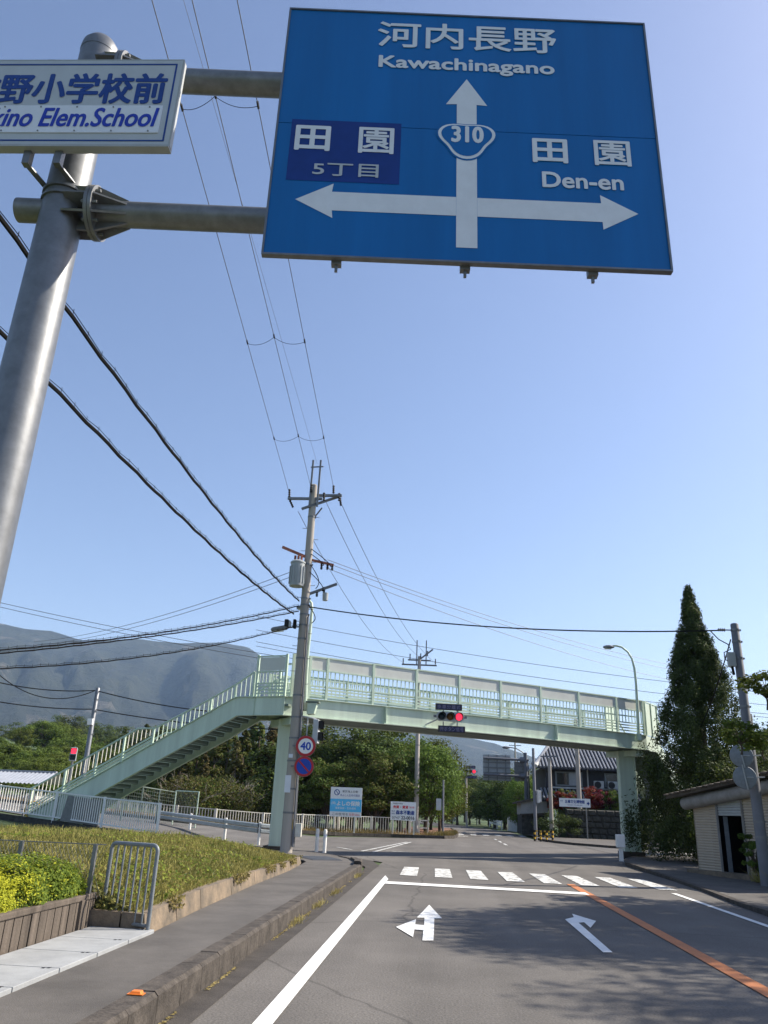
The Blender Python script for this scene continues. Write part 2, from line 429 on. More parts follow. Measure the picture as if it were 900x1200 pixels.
tc = t.nodes.new('ShaderNodeTexCoord'); nz = t.nodes.new('ShaderNodeTexNoise'); nz.inputs['Scale'].default_value = .0042; nz.inputs['Detail'].default_value = 9; nz.inputs['Roughness'].default_value = .62
L.new(tc.outputs['Object'], nz.inputs['Vector'])
mrn = t.nodes.new('ShaderNodeMapRange'); mrn.inputs[1].default_value = .585; mrn.inputs[2].default_value = .63
L.new(nz.outputs[0], mrn.inputs[0])
mx = t.nodes.new('ShaderNodeMixRGB'); L.new(mrn.outputs[0], mx.inputs[0]); L.new(src, mx.inputs[1]); mx.inputs[2].default_value = (.115, .105, .075, 1)
L.new(mx.outputs[0], b.inputs['Base Color'])
n2 = t.nodes.new('ShaderNodeTexNoise'); n2.inputs['Scale'].default_value = .018; n2.inputs['Detail'].default_value = 9; n2.inputs['Roughness'].default_value = .7
L.new(tc.outputs['Object'], n2.inputs['Vector']); bp = t.nodes.new('ShaderNodeBump'); bp.inputs['Strength'].default_value = 1; bp.inputs['Distance'].default_value = 70
L.new(n2.outputs[0], bp.inputs['Height']); L.new(bp.outputs[0], b.inputs['Normal'])
me = polar_sheet('mountain', mount, mr, maz, mm); me.polygons.foreach_set('use_smooth', [True]*len(me.polygons))
struct('mountain', me, None, fix=False)

# ------------------------------------------------------------------ roads, as sheets draped on the land
def strip(name, path, m, off, nseg=6, **k):
    "path: (xl, yl, xr, yr) cross sections from near to far"
    mb = MB(); V = []
    for xl, yl, xr, yr in path:
        for i in range(nseg+1):
            u = i/nseg; x, y = xl+(xr-xl)*u, yl+(yr-yl)*u; V.append((x, y, float(H(x, y))+off))
    F = []
    for i in range(len(path)-1):
        for j in range(nseg):
            a = i*(nseg+1)+j; F.append((a, a+1, a+nseg+2, a+nseg+1))
    mb.add(V, F); return struct(name, mb, m, fix=False, **k)
road = strip('road', [(-1.93, y, 8.5, y) for y in (-12, 0, 10, 20, 27.9)]+[(-2.4, 28.5, 8.5, 28.5), (-9, 31, 8.6, 31), (-9, 36, 9.2, 36), (-8, 44, 10.5, 44), (-6, 50, 10.5, 52), (-.9, 54.4, 9.5, 56), (.6, 57.5, 6.6, 61), (1.1, 64.5, 7, 74), (1.0, 80, 6.6, 88), (-.2, 100, 4.6, 104), (-3.0, 122, 1.6, 126), (-8, 145, -3, 149), (-18, 170, -12, 175), (-30, 190, -25, 196)], M['road'], 0.0, 10)
strip('gutter', [(-2.19, y, -1.92, y) for y in (-12, 0, 10, 20, 24)]+[(-2.25, 25.2, -1.9, 26), (-2.7, 26.7, -2.3, 28.3), (-3.5, 28.2, -3.1, 29.6), (-5, 29.9, -4.6, 31.0), (-8, 31.1, -8, 32)], M['gutter'], .006, 2)
strip('side_road', [(-7.5, 32.4, -7, 48.5), (-12, 33.0, -12, 45.2), (-18, 35.4, -18, 44.5), (-26, 39, -26, 48), (-40, 45, -40, 55), (-60, 54, -60, 66)], M['roadold'], .008, 10)
strip('side_street', [(8.4, 41.5, 8.4, 53.5), (11, 41, 11, 50), (16, 40.5, 16, 48), (30, 40, 30, 47), (60, 38, 60, 46)], M['roadold'], .008, 6)

def marks(name, polys, m, z=.010):
    for p in polys:
        mb = MB(); mb.add([(x, y, float(H(x, y))+z) for x, y in p], [tuple(range(len(p)))])
        o = part(name, mb, m, road, fix=False)
        if o.data.polygons[0].normal.z < 0: o.data.flip_normals()
marks('lane_line', [[(-1.45, -8), (-1.29, -8), (-1.31, 21.2), (-1.46, 22.3)]], M['white'])
marks('edge_line', [[(5.48, -8), (5.61, -8), (5.60, 21), (5.47, 21)]], M['white'])
marks('centre_line', [[(3.30, -8), (3.50, -8), (3.40, 22.3), (3.20, 22.3)]], M['orange'])
marks('stop_line', [[(-1.30, 19.85), (3.30, 19.5), (3.30, 20.05), (-1.32, 20.5)]], M['white'], .012)
zx = [(-1.071, 22.322, 0.0), (-0.299, 22.8, 0.0), (0.497, 22.995, 0.0), (1.354, 22.936, 0.0), (2.178, 22.863, 0.0), (2.977, 22.519, 0.0), (3.654, 21.655, 0.0), (4.242, 21.28, 0.0), (4.761, 20.897, 0.0)]
zs = []
for i in range(8):
    x = -1.10+i*.93; yb = 22.6-.10*i; yt = yb+3.35; zs.append([(x, yb), (x+.46, yb), (x+.42, yt), (x-.03, yt)])
marks('zebra_stripe', zs, M['zebra'], .012)
marks('far_zebra_stripe', [[(1.3+i*1.02, 66.6+i*.45), (1.78+i*1.02, 66.8+i*.45), (1.75+i*1.02, 70.0+i*.45), (1.28+i*1.02, 69.8+i*.45)] for i in range(6)], M['zebra'], .012)
marks('far_edge_line', [[(1.1, 62.4), (1.9, 62.6), (2.0, 63.7), (1.2, 63.6)], [(1.5, 74), (4.6, 75.6), (4.6, 76.2), (1.5, 74.6)]], M['zebra'], .012)
marks('far_centre_line', [[(3.6, 48+i*4.5), (3.75, 48+i*4.5), (3.75, 50.4+i*4.5), (3.6, 50.4+i*4.5)] for i in range(3)], M['zebra'], .012)
def line_quad(a, c, wd):
    a, c = Vector(a), Vector(c); d = (c-a).normalized(); n = Vector((-d.y, d.x))*wd/2
    return [tuple(a-n), tuple(c-n), tuple(c+n), tuple(a+n)]
marks('side_road_line', [line_quad((-3.242, 33.997), (-1.896, 46.246), .13), line_quad((-2.738, 33.754), (-1.672, 46.522), .13), line_quad((-2.326, 35.253), (-1.39, 35.019), .12), line_quad((-4.556, 36.707), (-3.736, 35.036), .12)], M['zebra'], .014)
# straight-and-left arrow
ar = [(-0.216, 15.907), (0.018, 14.042), (-0.105, 13.992), (-0.095, 11.69), (-0.241, 11.639), (-0.251, 12.589), (-0.381, 12.627), (-0.374, 11.892), (-0.655, 12.79), (-0.392, 13.77), (-0.386, 13.173), (-0.25, 13.13), (-0.263, 14.035), (-0.385, 13.986)]
marks('straight_left_arrow', [ar], M['white'], .010)
ar2 = [(2.2, 11.502), (2.074, 11.46), (2.07, 14.762), (2.274, 15.129), (2.322, 15.628), (2.579, 14.746), (2.328, 13.832), (2.34, 14.491), (2.236, 14.397)]
marks('right_turn_arrow', [ar2], M['white'], .010)

# ------------------------------------------------------------------ near pavement, kerb, slabs
PZ = .17
pts = [(-2.37, -8), (-2.37, 22.6), (-2.45, 24.2), (-2.75, 25.6), (-3.3, 26.9), (-3.9, 27.9), (-4.7, 28.9), (-5.6, 29.6), (-7, 30.3), (-9, 30.7), (-9, 27.2), (-6.5, 26.7), (-5.4, 25.6), (-4.6, 24.9), (-3.95, 24.2), (-3.78, 23.6), (-3.6, 20), (-3.57, 16), (-3.44, 12), (-3.34, 10), (-3.30, -8)]
mb = MB(); mb.prism([(x, y, -.02) for x, y in pts], (0, 0, PZ+.02)); pav = struct('pavement', mb, M['pave'])
kb = [(-2.37, -4+.6*i, -2.37, -4+.6*(i+1)) for i in range(45)]
kc = [(-2.37, 23), (-2.45, 24.2), (-2.75, 25.6), (-3.3, 26.9), (-3.9, 27.9), (-4.7, 28.9), (-5.6, 29.6), (-7, 30.3), (-9, 30.7)]
def kerbstone(x0, y0, x1, y1, h0, h1, wd=.2):
    d = Vector((x1-x0, y1-y0)).normalized(); n = Vector((d.y, -d.x)); g_ = .004
    a = Vector((x0, y0))+d*g_; b_ = Vector((x1, y1))-d*g_; m = MB()
    P = []
    for p, h in ((a, h0), (b_, h1)):
        q = p+n*wd; c = p+n*(wd-.03)
        P += [(p.x, p.y, -.03), (q.x, q.y, -.03), (q.x, q.y, h-.03), (c.x, c.y, h), (p.x, p.y, h)]
    m.add(P, [(0, 4, 3, 2, 1), (5, 6, 7, 8, 9), (0, 1, 6, 5), (1, 2, 7, 6), (2, 3, 8, 7), (3, 4, 9, 8), (4, 0, 5, 9)])
    return m
for q in kb:
    h = .225-.0022*max(0, q[1]-10)+random.uniform(-.004, .004)
    part('kerb_stone', kerbstone(*q, h, h+random.uniform(-.003, .003)), M['kerb'], pav)
for i in range(len(kc)-1):
    (a, b_), (c, d) = kc[i], kc[i+1]
    hh = [.19, .15, .11, .09, .09, .10, .12, .14, .16]
    for k in range(2):
        u0, u1 = k/2, (k+1)/2
        part('kerb_stone', kerbstone(a+(c-a)*u0, b_+(d-b_)*u0, a+(c-a)*u1, b_+(d-b_)*u1, hh[i]+.09-.03*i/8, hh[i]+.09-.03*i/8), M['kerb'], pav)
for k in range(8):
    y1 = 9.93-k*.80; mb = MB(); mb.box((-3.69, y1-.395, PZ+.012), (.765, .785, .05))
    part('cover_slab', mb, M['slab'], pav, bevel=.006)
    mb = MB()
    for s in (-.07, .07): mb.box((-3.42+s*.3, y1-.02+s*.1, PZ+.034), (.03, .05, .008))
    part('lifting_slot', mb, M['black'], pav)
# drain grate at the pavement's inner corner
gr = tag(part('drain_grate', MB().box((-3.62, 25.2, PZ+.006), (.9, 1.5, .02), .45), M['poleg']), 'dark steel drain grating in the pavement corner by the utility pole', 'drain grate')
for k in range(10):
    a = .45; u = -.65+k*.145
    part('slat', MB().box((-3.62-math.sin(a)*u, 25.2+math.cos(a)*u, PZ+.024), (.84, .04, .02), a), M['galvd'], gr)
# retaining wall of the bank: low concrete blocks
wp = [(-3.40, 10.05, .36), (-3.44, 11.2, .39), (-3.47, 12.4, .41), (-3.53, 14.4, .40), (-3.58, 16.4, .385), (-3.6, 18.4, .36), (-3.66, 20.4, .335), (-3.78, 22.3, .31), (-3.98, 24.0, .27)]
bw = thing('bank_wall', 'low stained concrete wall holding the grassy bank beside the pavement', 'low wall', (-3.5, 10, 0))
for i in range(len(wp)-1):
    a, c = wp[i], wp[i+1]
    for k in range(1):
        mb = MB(); g_ = .012
        d = Vector((c[0]-a[0], c[1]-a[1])).normalized()
        x0, y0 = a[0]+d.x*g_, a[1]+d.y*g_; x1, y1 = c[0]-d.x*g_, c[1]-d.y*g_
        mb.add([(x0, y0, .1), (x1, y1, .1), (x1-.05, y1, c[2]), (x0-.05, y0, a[2]), (x0-.2, y0, .1), (x1-.2, y1, .1), (x1-.2, y1, c[2]), (x0-.2, y0, a[2])],
               [(0, 1, 2, 3), (4, 7, 6, 5), (3, 2, 6, 7), (0, 3, 7, 4), (1, 5, 6, 2), (0, 4, 5, 1)])
        part('wall_block', mb, M['concrete'], bw, world=True)

# grass bank behind the wall
def bank_h(x, y):
    x = np.asarray(x, float); y = np.asarray(y, float)
    xe = np.interp(y, [p[1] for p in wp], [p[0]-.17 for p in wp])
    top = np.interp(y, [8, 10, 14, 19, 22, 24, 26, 28.5], [.98, 1.0, .93, .82, .68, .45, .15, -.05])
    e0 = np.interp(y, [p[1] for p in wp]+[26, 28], [p[2]-.03 for p in wp]+[.05, -.1])
    u = np.clip((xe-x)/2.6, 0, 1)
    back = ss(-14, -9.5, x)
    z = e0+(top-e0)*(1-(1-u)**1.7)
    z = z+(fbm(x*1.3, y*1.3, 4, 9)-.47)*.16*np.clip(u*4, 0, 1)
    z = np.where(x < xe+.01, z, e0)
    return z*(.25+.75*back)
V = []; F = []; xs = np.linspace(0, 1, 41); ys = np.linspace(10.05, 28.5, 62)
for y in ys:
    xe = float(np.interp(y, [p[1] for p in wp], [p[0]-.17 for p in wp]))
    for u in xs:
        x = xe-10.5*u**1.5; V.append((x, y, float(bank_h(x, y))))
n = len(xs)
for i in range(len(ys)-1):
    for j in range(n-1): F.append((i*n+j, (i+1)*n+j, (i+1)*n+j+1, i*n+j+1))
mb = MB(); mb.add(V, F); struct('bank', mb, M['soil'], smooth=True, fix=False)

xs_ = np.linspace(-3.57, -13.5, 40); V = []
for x in xs_: V += [(x, 10.06, -.02), (x, 10.06, float(bank_h(x, 10.05)))]
mb = MB(); mb.add(V, [(2*i, 2*i+2, 2*i+3, 2*i+1) for i in range(39)]); struct('bank_end', mb, M['soil'], fix=False)
mb = MB(); mb.prism([(-3.41, 10.02, .12), (-3.72, 10.02, .12), (-3.72, 10.02, .37), (-3.45, 10.02, .36)], (0, -.09, 0)); part('wall_block', mb, M['concrete'], bw, world=True)
mb = MB(); mb.prism([(-3.74, 10.02, .12), (-4.12, 10.02, .12), (-4.12, 10.02, .38), (-3.74, 10.02, .37)], (0, -.09, 0)); part('wall_block', mb, M['concrete'], bw, world=True)
r = rng(44); n = 2600; x = r.uniform(-6.5, -3.5, n); z = r.uniform(.3, 1.05, n)
k = z < bank_h(x, np.full(n, 10.06))+.06; x, z = x[k], z[k]
part('bank_leaves', leaf_mesh('bank_leaves', np.c_[x, 10.04-r.random(len(x))*.1, z], unit(r, len(x))+np.array([0, -.7, .5]), .06, .038, r.random(len(x)), M['grass']), None, kind='stuff', fix=False)

def blades(name, X, Y_, Z, hmin, hmax, wd, m, seed, lean=.5):
    r = rng(seed); n = len(X); h = r.uniform(hmin, hmax, n); a = r.uniform(0, 6.283, n); l = r.normal(size=(n, 2))*lean*h[:, None]
    bx, by = np.cos(a)*wd/2, np.sin(a)*wd/2
    V = np.empty((n, 4, 3))
    V[:, 0] = np.c_[X-bx, Y_-by, Z-.02]; V[:, 1] = np.c_[X+bx, Y_+by, Z-.02]
    V[:, 2] = np.c_[X+l[:, 0]+bx*.35, Y_+l[:, 1]+by*.35, Z+h]; V[:, 3] = np.c_[X+l[:, 0]-bx*.35, Y_+l[:, 1]-by*.35, Z+h]
    tone = .45*vnoise(X*1.1, Y_*1.1, 4)+.3*vnoise(X*4, Y_*4, 8)+r.uniform(0, .4, n)
    return quads(name, V, tone, m)
r = rng(3); n = 120000
y = 10.1+(r.random(n)**1.5)*17.2; u = r.random(n)**1.2
xe = np.interp(y, [p[1] for p in wp], [p[0]-.13 for p in wp]); x = xe-.02-9.5*u
keep = (x > -11)
x, y = x[keep], y[keep]; z = bank_h(x, y)
patch = fbm(x*.9, y*.9, 4, 21)
k1 = (z > .02)
part('grass', blades('grass', x[k1], y[k1], z[k1], .02, .075, .022, M['grass'], 5), None, kind='stuff', fix=False)
k2 = r.random(len(x)) < .09*(patch > .5)
xx, yy, zz = x[k2], y[k2], z[k2]
N = unit(r, len(xx))*.6+np.array([.2, -.2, 1])
part('ground_cover', leaf_mesh('ground_cover', np.c_[xx, yy, zz+r.uniform(.02, .11, len(xx))], N, r.uniform(.04, .09, len(xx)), r.uniform(.03, .055, len(xx)), r.random(len(xx)), M['leafG']), None, kind='stuff', fix=False)
# trailing weeds hanging over the wall
n = 4000; y = r.uniform(10.3, 24, n); clump = vnoise(y*1.7, y*0, 5); k = clump > .62; y = y[k]
xe = np.interp(y, [p[1] for p in wp], [p[0] for p in wp]); zt = np.interp(y, [p[1] for p in wp], [p[2] for p in wp])
d = r.random(len(y))**2*.12; C = np.c_[xe+.01+r.uniform(-.1, .03, len(y)), y, zt+.03-d]
part('trailing_weeds', leaf_mesh('trailing_weeds', C, unit(r, len(y))+np.array([1, -.3, .5]), .055, .03, r.random(len(y)), M['grass']), None, kind='stuff', fix=False)
# tall grass along the crest at left and weeds in the kerb
n = 6000; x = r.uniform(-11, -4.8, n); y = 12+r.random(n)*9
part('tall_grass', blades('tall_grass', x, y, bank_h(x, y), .06, .17, .014, M['grass'], 6, .35), None, kind='stuff', fix=False)
ys = np.concatenate([r.normal(c, .3, 130) for c in (12.8, 14.9, 17.2, 21.5)]); xs_ = -2.15+np.abs(r.normal(0, .05, len(ys)))
part('kerb_weeds', blades('kerb_weeds', xs_, ys, np.full(len(ys), .01), .02, .08, .012, M['dry'], 7, .8), None, kind='stuff', fix=False)
ys = r.uniform(-2, 24, 2600); ys = ys[vnoise(ys*1.3, ys*0, 6) > .55]; xs_ = -2.14+np.abs(r.normal(0, .02, len(ys)))
part('gutter_litter', leaf_mesh('gutter_litter', np.c_[xs_, ys, np.full(len(ys), .012)], unit(r, len(ys))*.3+np.array([0, 0, 1]), .03, .02, r.random(len(ys)), M['dry']), None, kind='stuff', fix=False)

# ------------------------------------------------------------------ planter, hedge, mesh fence, gate
pw = thing('planter_wall', 'dark ribbed concrete planter wall in front of the clipped yellow hedge', 'planter wall', (-4.1, 9.9, .17))
for i in range(38):
    y0 = 10.0-i*.17; j = 1 if i != 6 and i != 20 else 0
    mb = MB(); mb.box((-4.12+random.uniform(-.004, .004), y0-.085, .17+.165), (.05, .152, .33))
    part('plank', mb, M['planter'], pw, world=True)
mb = MB(); mb.box((-4.17, 6.8, .33), (.06, 6.45, .34)); part('back_panel', mb, M['planter'], pw, world=True)
mb = MB(); mb.box((-4.145, 6.8, .525), (.13, 6.5, .06)); part('coping', mb, M['planter'], pw, world=True, bevel=.01)
for y0 in (9.62, 7.1):
    mb = MB(); mb.box((-4.085, y0, .33), (.05, .12, .36)); part('post_rib', mb, M['planter'], pw, world=True)
mb = MB(); mb.box((-5.6, 6.6, .25), (2.8, 6.6, .5)); struct('planter_soil', mb, M['soil'])
def leafbox(name, n, fn, seed, size, mats, nrm_up=.5, mixf=None):
    r = rng(seed); C, O, tone, mi = fn(r, n)
    N = unit(r, len(C))*.8+O+np.array([0, 0, nrm_up])
    s = r.uniform(.6, 1.3, len(C))*size
    return leaf_mesh(name, C, N, s, s*.62, tone, mats, mi)
def hedge_pts(r, n):
    # rounded box x -6.6..-4.2, y 3.5..9.45, top .96
    u = r.random((n, 3)); face = r.random(n)
    x = -6.6+2.50*u[:, 0]; y = 3.5+6.2*u[:, 1]; z = .5+.50*u[:, 2]
    dpt = r.random(n)**2*.1
    top = face < .5; sx = (face >= .5) & (face < .82); sy = face >= .82
    z[sx] = .60+.32*u[sx, 2]; z[top] = .96-dpt[top]; x[sx] = -4.13-dpt[sx]; y[sy] = 9.72-dpt[sy]
    O = np.zeros((n, 3)); O[top, 2] = 1; O[sx, 0] = 1; O[sy, 1] = 1
    # round the edges, lump the surface
    ex = np.clip((x+4.4)/.32, 0, 1); ey = np.clip((y-9.35)/.37, 0, 1); e = np.sqrt(ex**2+ey**2)
    z = np.where(z > .6, z-.17*np.clip(e, 0, 1.3)**2.5, z)
    lump = (fbm(x*3+z, y*3+z*2, 3, 2)-.45)
    z = z+lump*.16*top; x = x+lump*.14*sx; y = y+lump*.14*sy
    green = ss(7.9, 8.9, y+.4*(vnoise(y*3, x*3, 3)-.5))
    mi = (r.random(n) < green*.9).astype(int)
    return np.c_[x, y, z], O, r.random(n)**1.2*.8+.2*(z-.5)/.5, mi
hd = thing('hedge', 'clipped yellow-green hedge behind the ribbed concrete planter wall', 'hedge', (-5.4, 7, .5))
me = leafbox('hedge_leaves', 60000, hedge_pts, 11, .034, [M['leafY'], M['leafG']])
me.transform(FR[hd].inverted()); part('hedge_leaves', me, None, hd, fix=False)
mb = MB()
for i in range(60):
    x0, y0 = -6.4+2*random.random(), 3.7+5.5*random.random(); mb.tube([(x0, y0, .45), (x0+random.uniform(-.1, .1), y0+random.uniform(-.1, .1), .88)], .008, 4)
part('hedge_stems', mb, M['bark'], hd, world=True)
mf = thing('mesh_fence', 'low wire mesh fence on grey posts behind the yellow hedge', 'wire fence', (-4.1, 9.85, .5))
for xx in (-4.13, -5.05, -6.0, -7.0):
    mb = MB(); mb.bar((xx, 9.85, .42), (xx, 9.85, 1.09), .045, .045); part('post', mb, M['galvd'], mf, world=True)
mb = MB(); mb.tube([(-7.1, 9.85, 1.085), (-4.0, 9.85, 1.085)], .006, 5); part('top_wire', mb, M['galvd'], mf, world=True)
mb = MB()
for i in range(58):
    x0 = -7.1+i*.05; mb.bar((x0, 9.85, .5), (x0+.28, 9.85, 1.08), .003, .003); mb.bar((x0+.28, 9.853, .5), (x0, 9.853, 1.08), .003, .003)
part('wire_mesh', mb, M['galvd'], mf, world=True, kind='stuff')
gt = thing('gate_barrier', 'small grey tubular steel gate standing across the end of the slabs', 'gate', (-3.7, 10.0, .17))
a, c = Vector((-4.03, 10.11, .17)), Vector((-3.37, 9.87, .17)); zt = .93
def arc_frame(a, c, zt, rr=.07):
    P = [a]; d = (c-a).normalized(); up = Vector((0, 0, 1))
    for k in range(7):
        t = k/6*math.pi/2; P.append(a+up*(zt-rr)+d*(rr-rr*math.cos(t))+up*(rr*math.sin(t)))
    for k in range(7):
        t = k/6*math.pi/2; P.append(c+up*(zt-rr)-d*(rr-rr*math.sin(t))+up*(rr*math.cos(t)))
    return P+[c]
mb = MB(); mb.tube(arc_frame(a, c, zt), .024, 10); part('frame', mb, M['gategrey'], gt, world=True, smooth=True)
mb = MB(); mb.tube([a+Vector((0, 0, .085)), c+Vector((0, 0, .075))], .02, 8); part('bottom_rail', mb, M['gategrey'], gt, world=True, smooth=True)
for k in range(1, 7):
    p = a.lerp(c, k/7); mb = MB(); mb.tube([p+Vector((0, 0, .08)), p+Vector((0, 0, zt-.01))], .0125, 8); part('bar', mb, M['gategrey'], gt, world=True, smooth=True)
for p in (a, c):
    mb = MB(); mb.box((p.x, p.y, p.z+.008), (.11, .08, .014), -.35); part('foot_plate', mb, M['gategrey'], gt, world=True)
rf = thing('kerb_reflector', 'small orange plastic reflector stuck on the kerb at the bottom', 'reflector', (-2.3, 6.67, .225))
part('body', MB().prism([(-.05, -.03, 0), (.05, -.03, 0), (.035, -.015, .022), (-.035, -.015, .022)], (0, .06, 0)), M['orangeplastic'], rf, bevel=.004)
part('base_plate', MB().box((0, 0, .002), (.12, .075, .006)), M['orangeplastic'], rf)


# ------------------------------------------------------------------ overhead sign post with two arms
PX, PY = -2.87, 4.42
sp = thing('sign_post', 'thick grey steel post with two horizontal arms carrying the big blue sign', 'sign post', (PX, PY, PZ))
az_ = math.atan2(.25, 2.85); ux, uy = math.cos(az_), math.sin(az_)
mb = MB(); mb.lathe([(.165, 0), (.16, 3), (.152, 5.2), (.146, 7.1)], (0, 0, 0), 32); part('post', mb, M['galv'], sp, smooth=True)
mb = MB(); mb.lathe([(.149, 7.10), (.15, 7.13), (.142, 7.19), (.11, 7.245), (.06, 7.27), (.001, 7.28)], (0, 0, 0), 32); part('post_cap', mb, M['galv'], sp, smooth=True)
mb = MB(); mb.lathe([(.3, 0), (.3, .03), (.2, .03), (.17, .2)], (0, 0, 0), 24); part('base_flange', mb, M['galv'], sp, smooth=True)
for z in (5.501, 6.875):
    P = lambda s, dz=0, dn=0: Vector((ux*s-uy*dn, uy*s+ux*dn, z+dz))
    mb = MB(); mb.tube([P(.24), P(3.9)], .096, 24); part('arm', mb, M['galvd'], sp, smooth=True)
    mb = MB(); mb.tube([P(-.33), P(-.05)], .09, 24); part('stub', mb, M['galvd'], sp, smooth=True)
    fl = MB(); fl.tube([P(.225), P(.25)], .2, 28); fl.tube([P(.254), P(.279)], .2, 28); fo = part('flange', fl, M['galvd'], sp, smooth=True)
    mb = MB()
    for q in range(8):
        t = q*math.pi/4+.2; mb.tube([P(.20, .165*math.sin(t), .165*math.cos(t)), P(.315, .165*math.sin(t), .165*math.cos(t))], .013, 6)
    part('bolts', mb, M['galv'], fo)
    for q in range(8):
        t = q*math.pi/4-.18; c_, s_ = math.cos(t), math.sin(t); mb = MB()
        e = .008
        for (s0, r0a, r0b, s1, r1a, r1b) in ((.279, .09, .19, .50, .09, .10), (.06, .06, .19, .225, .06, .19)):
            vs = []
            for sg in (-e, e):
                for s__, rr in ((s0, r0a), (s0, r0b), (s1, r1b), (s1, r1a)):
                    vs.append(P(s__, rr*s_+sg*c_, rr*c_-sg*s_))
            mb.add(vs, [(0, 1, 2, 3), (7, 6, 5, 4), (0, 4, 5, 1), (1, 5, 6, 2), (2, 6, 7, 3), (3, 7, 4, 0)])
        part('rib', mb, M['galvd'], fo)
mb = MB()
for z in (5.55, 5.62): mb.lathe([(.156, z), (.166, z), (.166, z+.02), (.156, z+.02)], (0, 0, 0), 28)
part('clamp_band', mb, M['galv'], sp, smooth=True)

# big blue direction sign
SW, SH = 2.861, 2.432
ds = thing('direction_sign', 'large blue overhead direction sign with white arrows and route number 310', 'road sign', (-1.29, 4.34, 5.2), az_)
mb = MB()
for k in range(2): mb.box((SW/2, .012, SH*(.25+.5*k)), (SW-.004, .02, SH/2-.006))
part('panel', mb, M['blue'], ds)
for nm, c, d in (('top', (SW/2, .014, SH+.004), (SW+.02, .045, .014)), ('bottom', (SW/2, .014, -.004), (SW+.02, .045, .014)), ('l', (-.004, .014, SH/2), (.014, .045, SH-.01)), ('r', (SW+.004, .014, SH/2), (.014, .045, SH-.01))):
    part('edge_trim', MB().box(c, d), M['galv'], ds)
for u in (0.513, 1.421, 2.323):
    mb = MB(); mb.box((u, .06, SH/2-.01), (.07, .05, SH+.05)); mb.box((u, .06, -.06), (.02, .02, .05)); part('mounting_rail', mb, M['galvd'], ds)
mb = MB()
for v in (.5, 1.0, 1.5, 2.0): mb.box((SW/2, .045, v), (SW-.1, .03, .05))
part('stiffener', mb, M['galvd'], ds)
FZ = -.0015
def flat(name, poly, m, par, y=FZ, sub=None):
    mb = MB(); mb.add([(u, y, v) for u, v in poly], [tuple(range(len(poly)))])
    o = part(name, mb, m, par, fix=False)
    if o.data.polygons[0].normal.y > 0: o.data.flip_normals()
    return o
def rect(u0, v0, u1, v1): return [(u0, v0), (u1, v0), (u1, v1), (u0, v1)]
def rrect(u0, v0, u1, v1, r_, n=5):
    P = []
    for cx, cy, a0 in ((u1-r_, v0+r_, -90), (u1-r_, v1-r_, 0), (u0+r_, v1-r_, 90), (u0+r_, v0+r_, 180)):
        for k in range(n+1): t = R_(a0+90*k/n); P.append((cx+r_*math.cos(t), cy+r_*math.sin(t)))
    return P
flat('patch', rect(*(0.105, 0.664), *(0.932, 1.253)), M['blued'], ds, -.0005)
sx0, sx1 = 1.351, 1.502
flat('arrow', [(sx0, .12), (sx1, .12), (sx1, 1.475), (1.584, 1.470), ((sx0+sx1)/2, 1.74), (1.267, 1.470), (sx0, 1.475)], M['signwhite'], ds)
v0, v1 = .40, .57; vm = .487
flat('arrow', [(sx0-.001, v0), (sx0-.001, v1), (0.448, v1), (0.456, .645), (0.188, vm), (0.465, .332), (0.457, v0)], M['signwhite'], ds)
flat('arrow', [(sx1+.001, v0), (2.404, v0), (2.406, .332), (2.668, vm), (2.4, .645), (2.404, v1), (sx1+.001, v1)], M['signwhite'], ds)
cx, cz = (sx0+sx1)/2, 1.137
def shield(s):
    P = []
    for k in range(48):
        t = 2*math.pi*k/48+math.pi/2; rr = .158*(1+.16*math.cos(3*(t+math.pi/2)))
        P.append((cx+1.2*s*rr*math.cos(t), cz+.045-s*.035+1.0*s*rr*math.sin(t)-.02))
    return P
shield0 = flat('route_shield', shield(1.13), M['blue'], ds, -.003); flat('shield_ring', shield(1.06), M['signwhite'], shield0, -.0045); flat('shield_field', shield(.94), M['blue'], shield0, -.006)
text('310', M['signwhite'], shield0, (cx+.005, -.0075, cz+.03), .245, .165, bold=.045)
def tx(body, px0, py0, px1, py1, m=M['signwhite'], bold=.01): pass
text('河内長野', M['signwhite'], ds, ((0.711+2.147)/2, -.003, (2.381+2.008)/2), 1.43, .285, bold=.018)
text('Kawachinagano', M['signwhite'], ds, ((0.731+2.12)/2, -.003, 1.873), 1.385, .17, bold=.035)
text('田', M['signwhite'], ds, (0.273, -.003, 1.071), .265, .245, bold=.03)
text('園', M['signwhite'], ds, (0.749, -.003, 1.073), .265, .255, bold=.02)
text('5丁目', M['signgrey'], ds, (0.535, -.003, 0.777), .485, .125, bold=.02)
text('田', M['signwhite'], ds, (2.05, -.003, 1.047), .265, .235, bold=.03)
text('園', M['signwhite'], ds, (2.517, -.003, 1.048), .275, .245, bold=.02)
text('Den-en', M['signwhite'], ds, (2.281, -.003, 0.769), .60, .15, bold=.035)

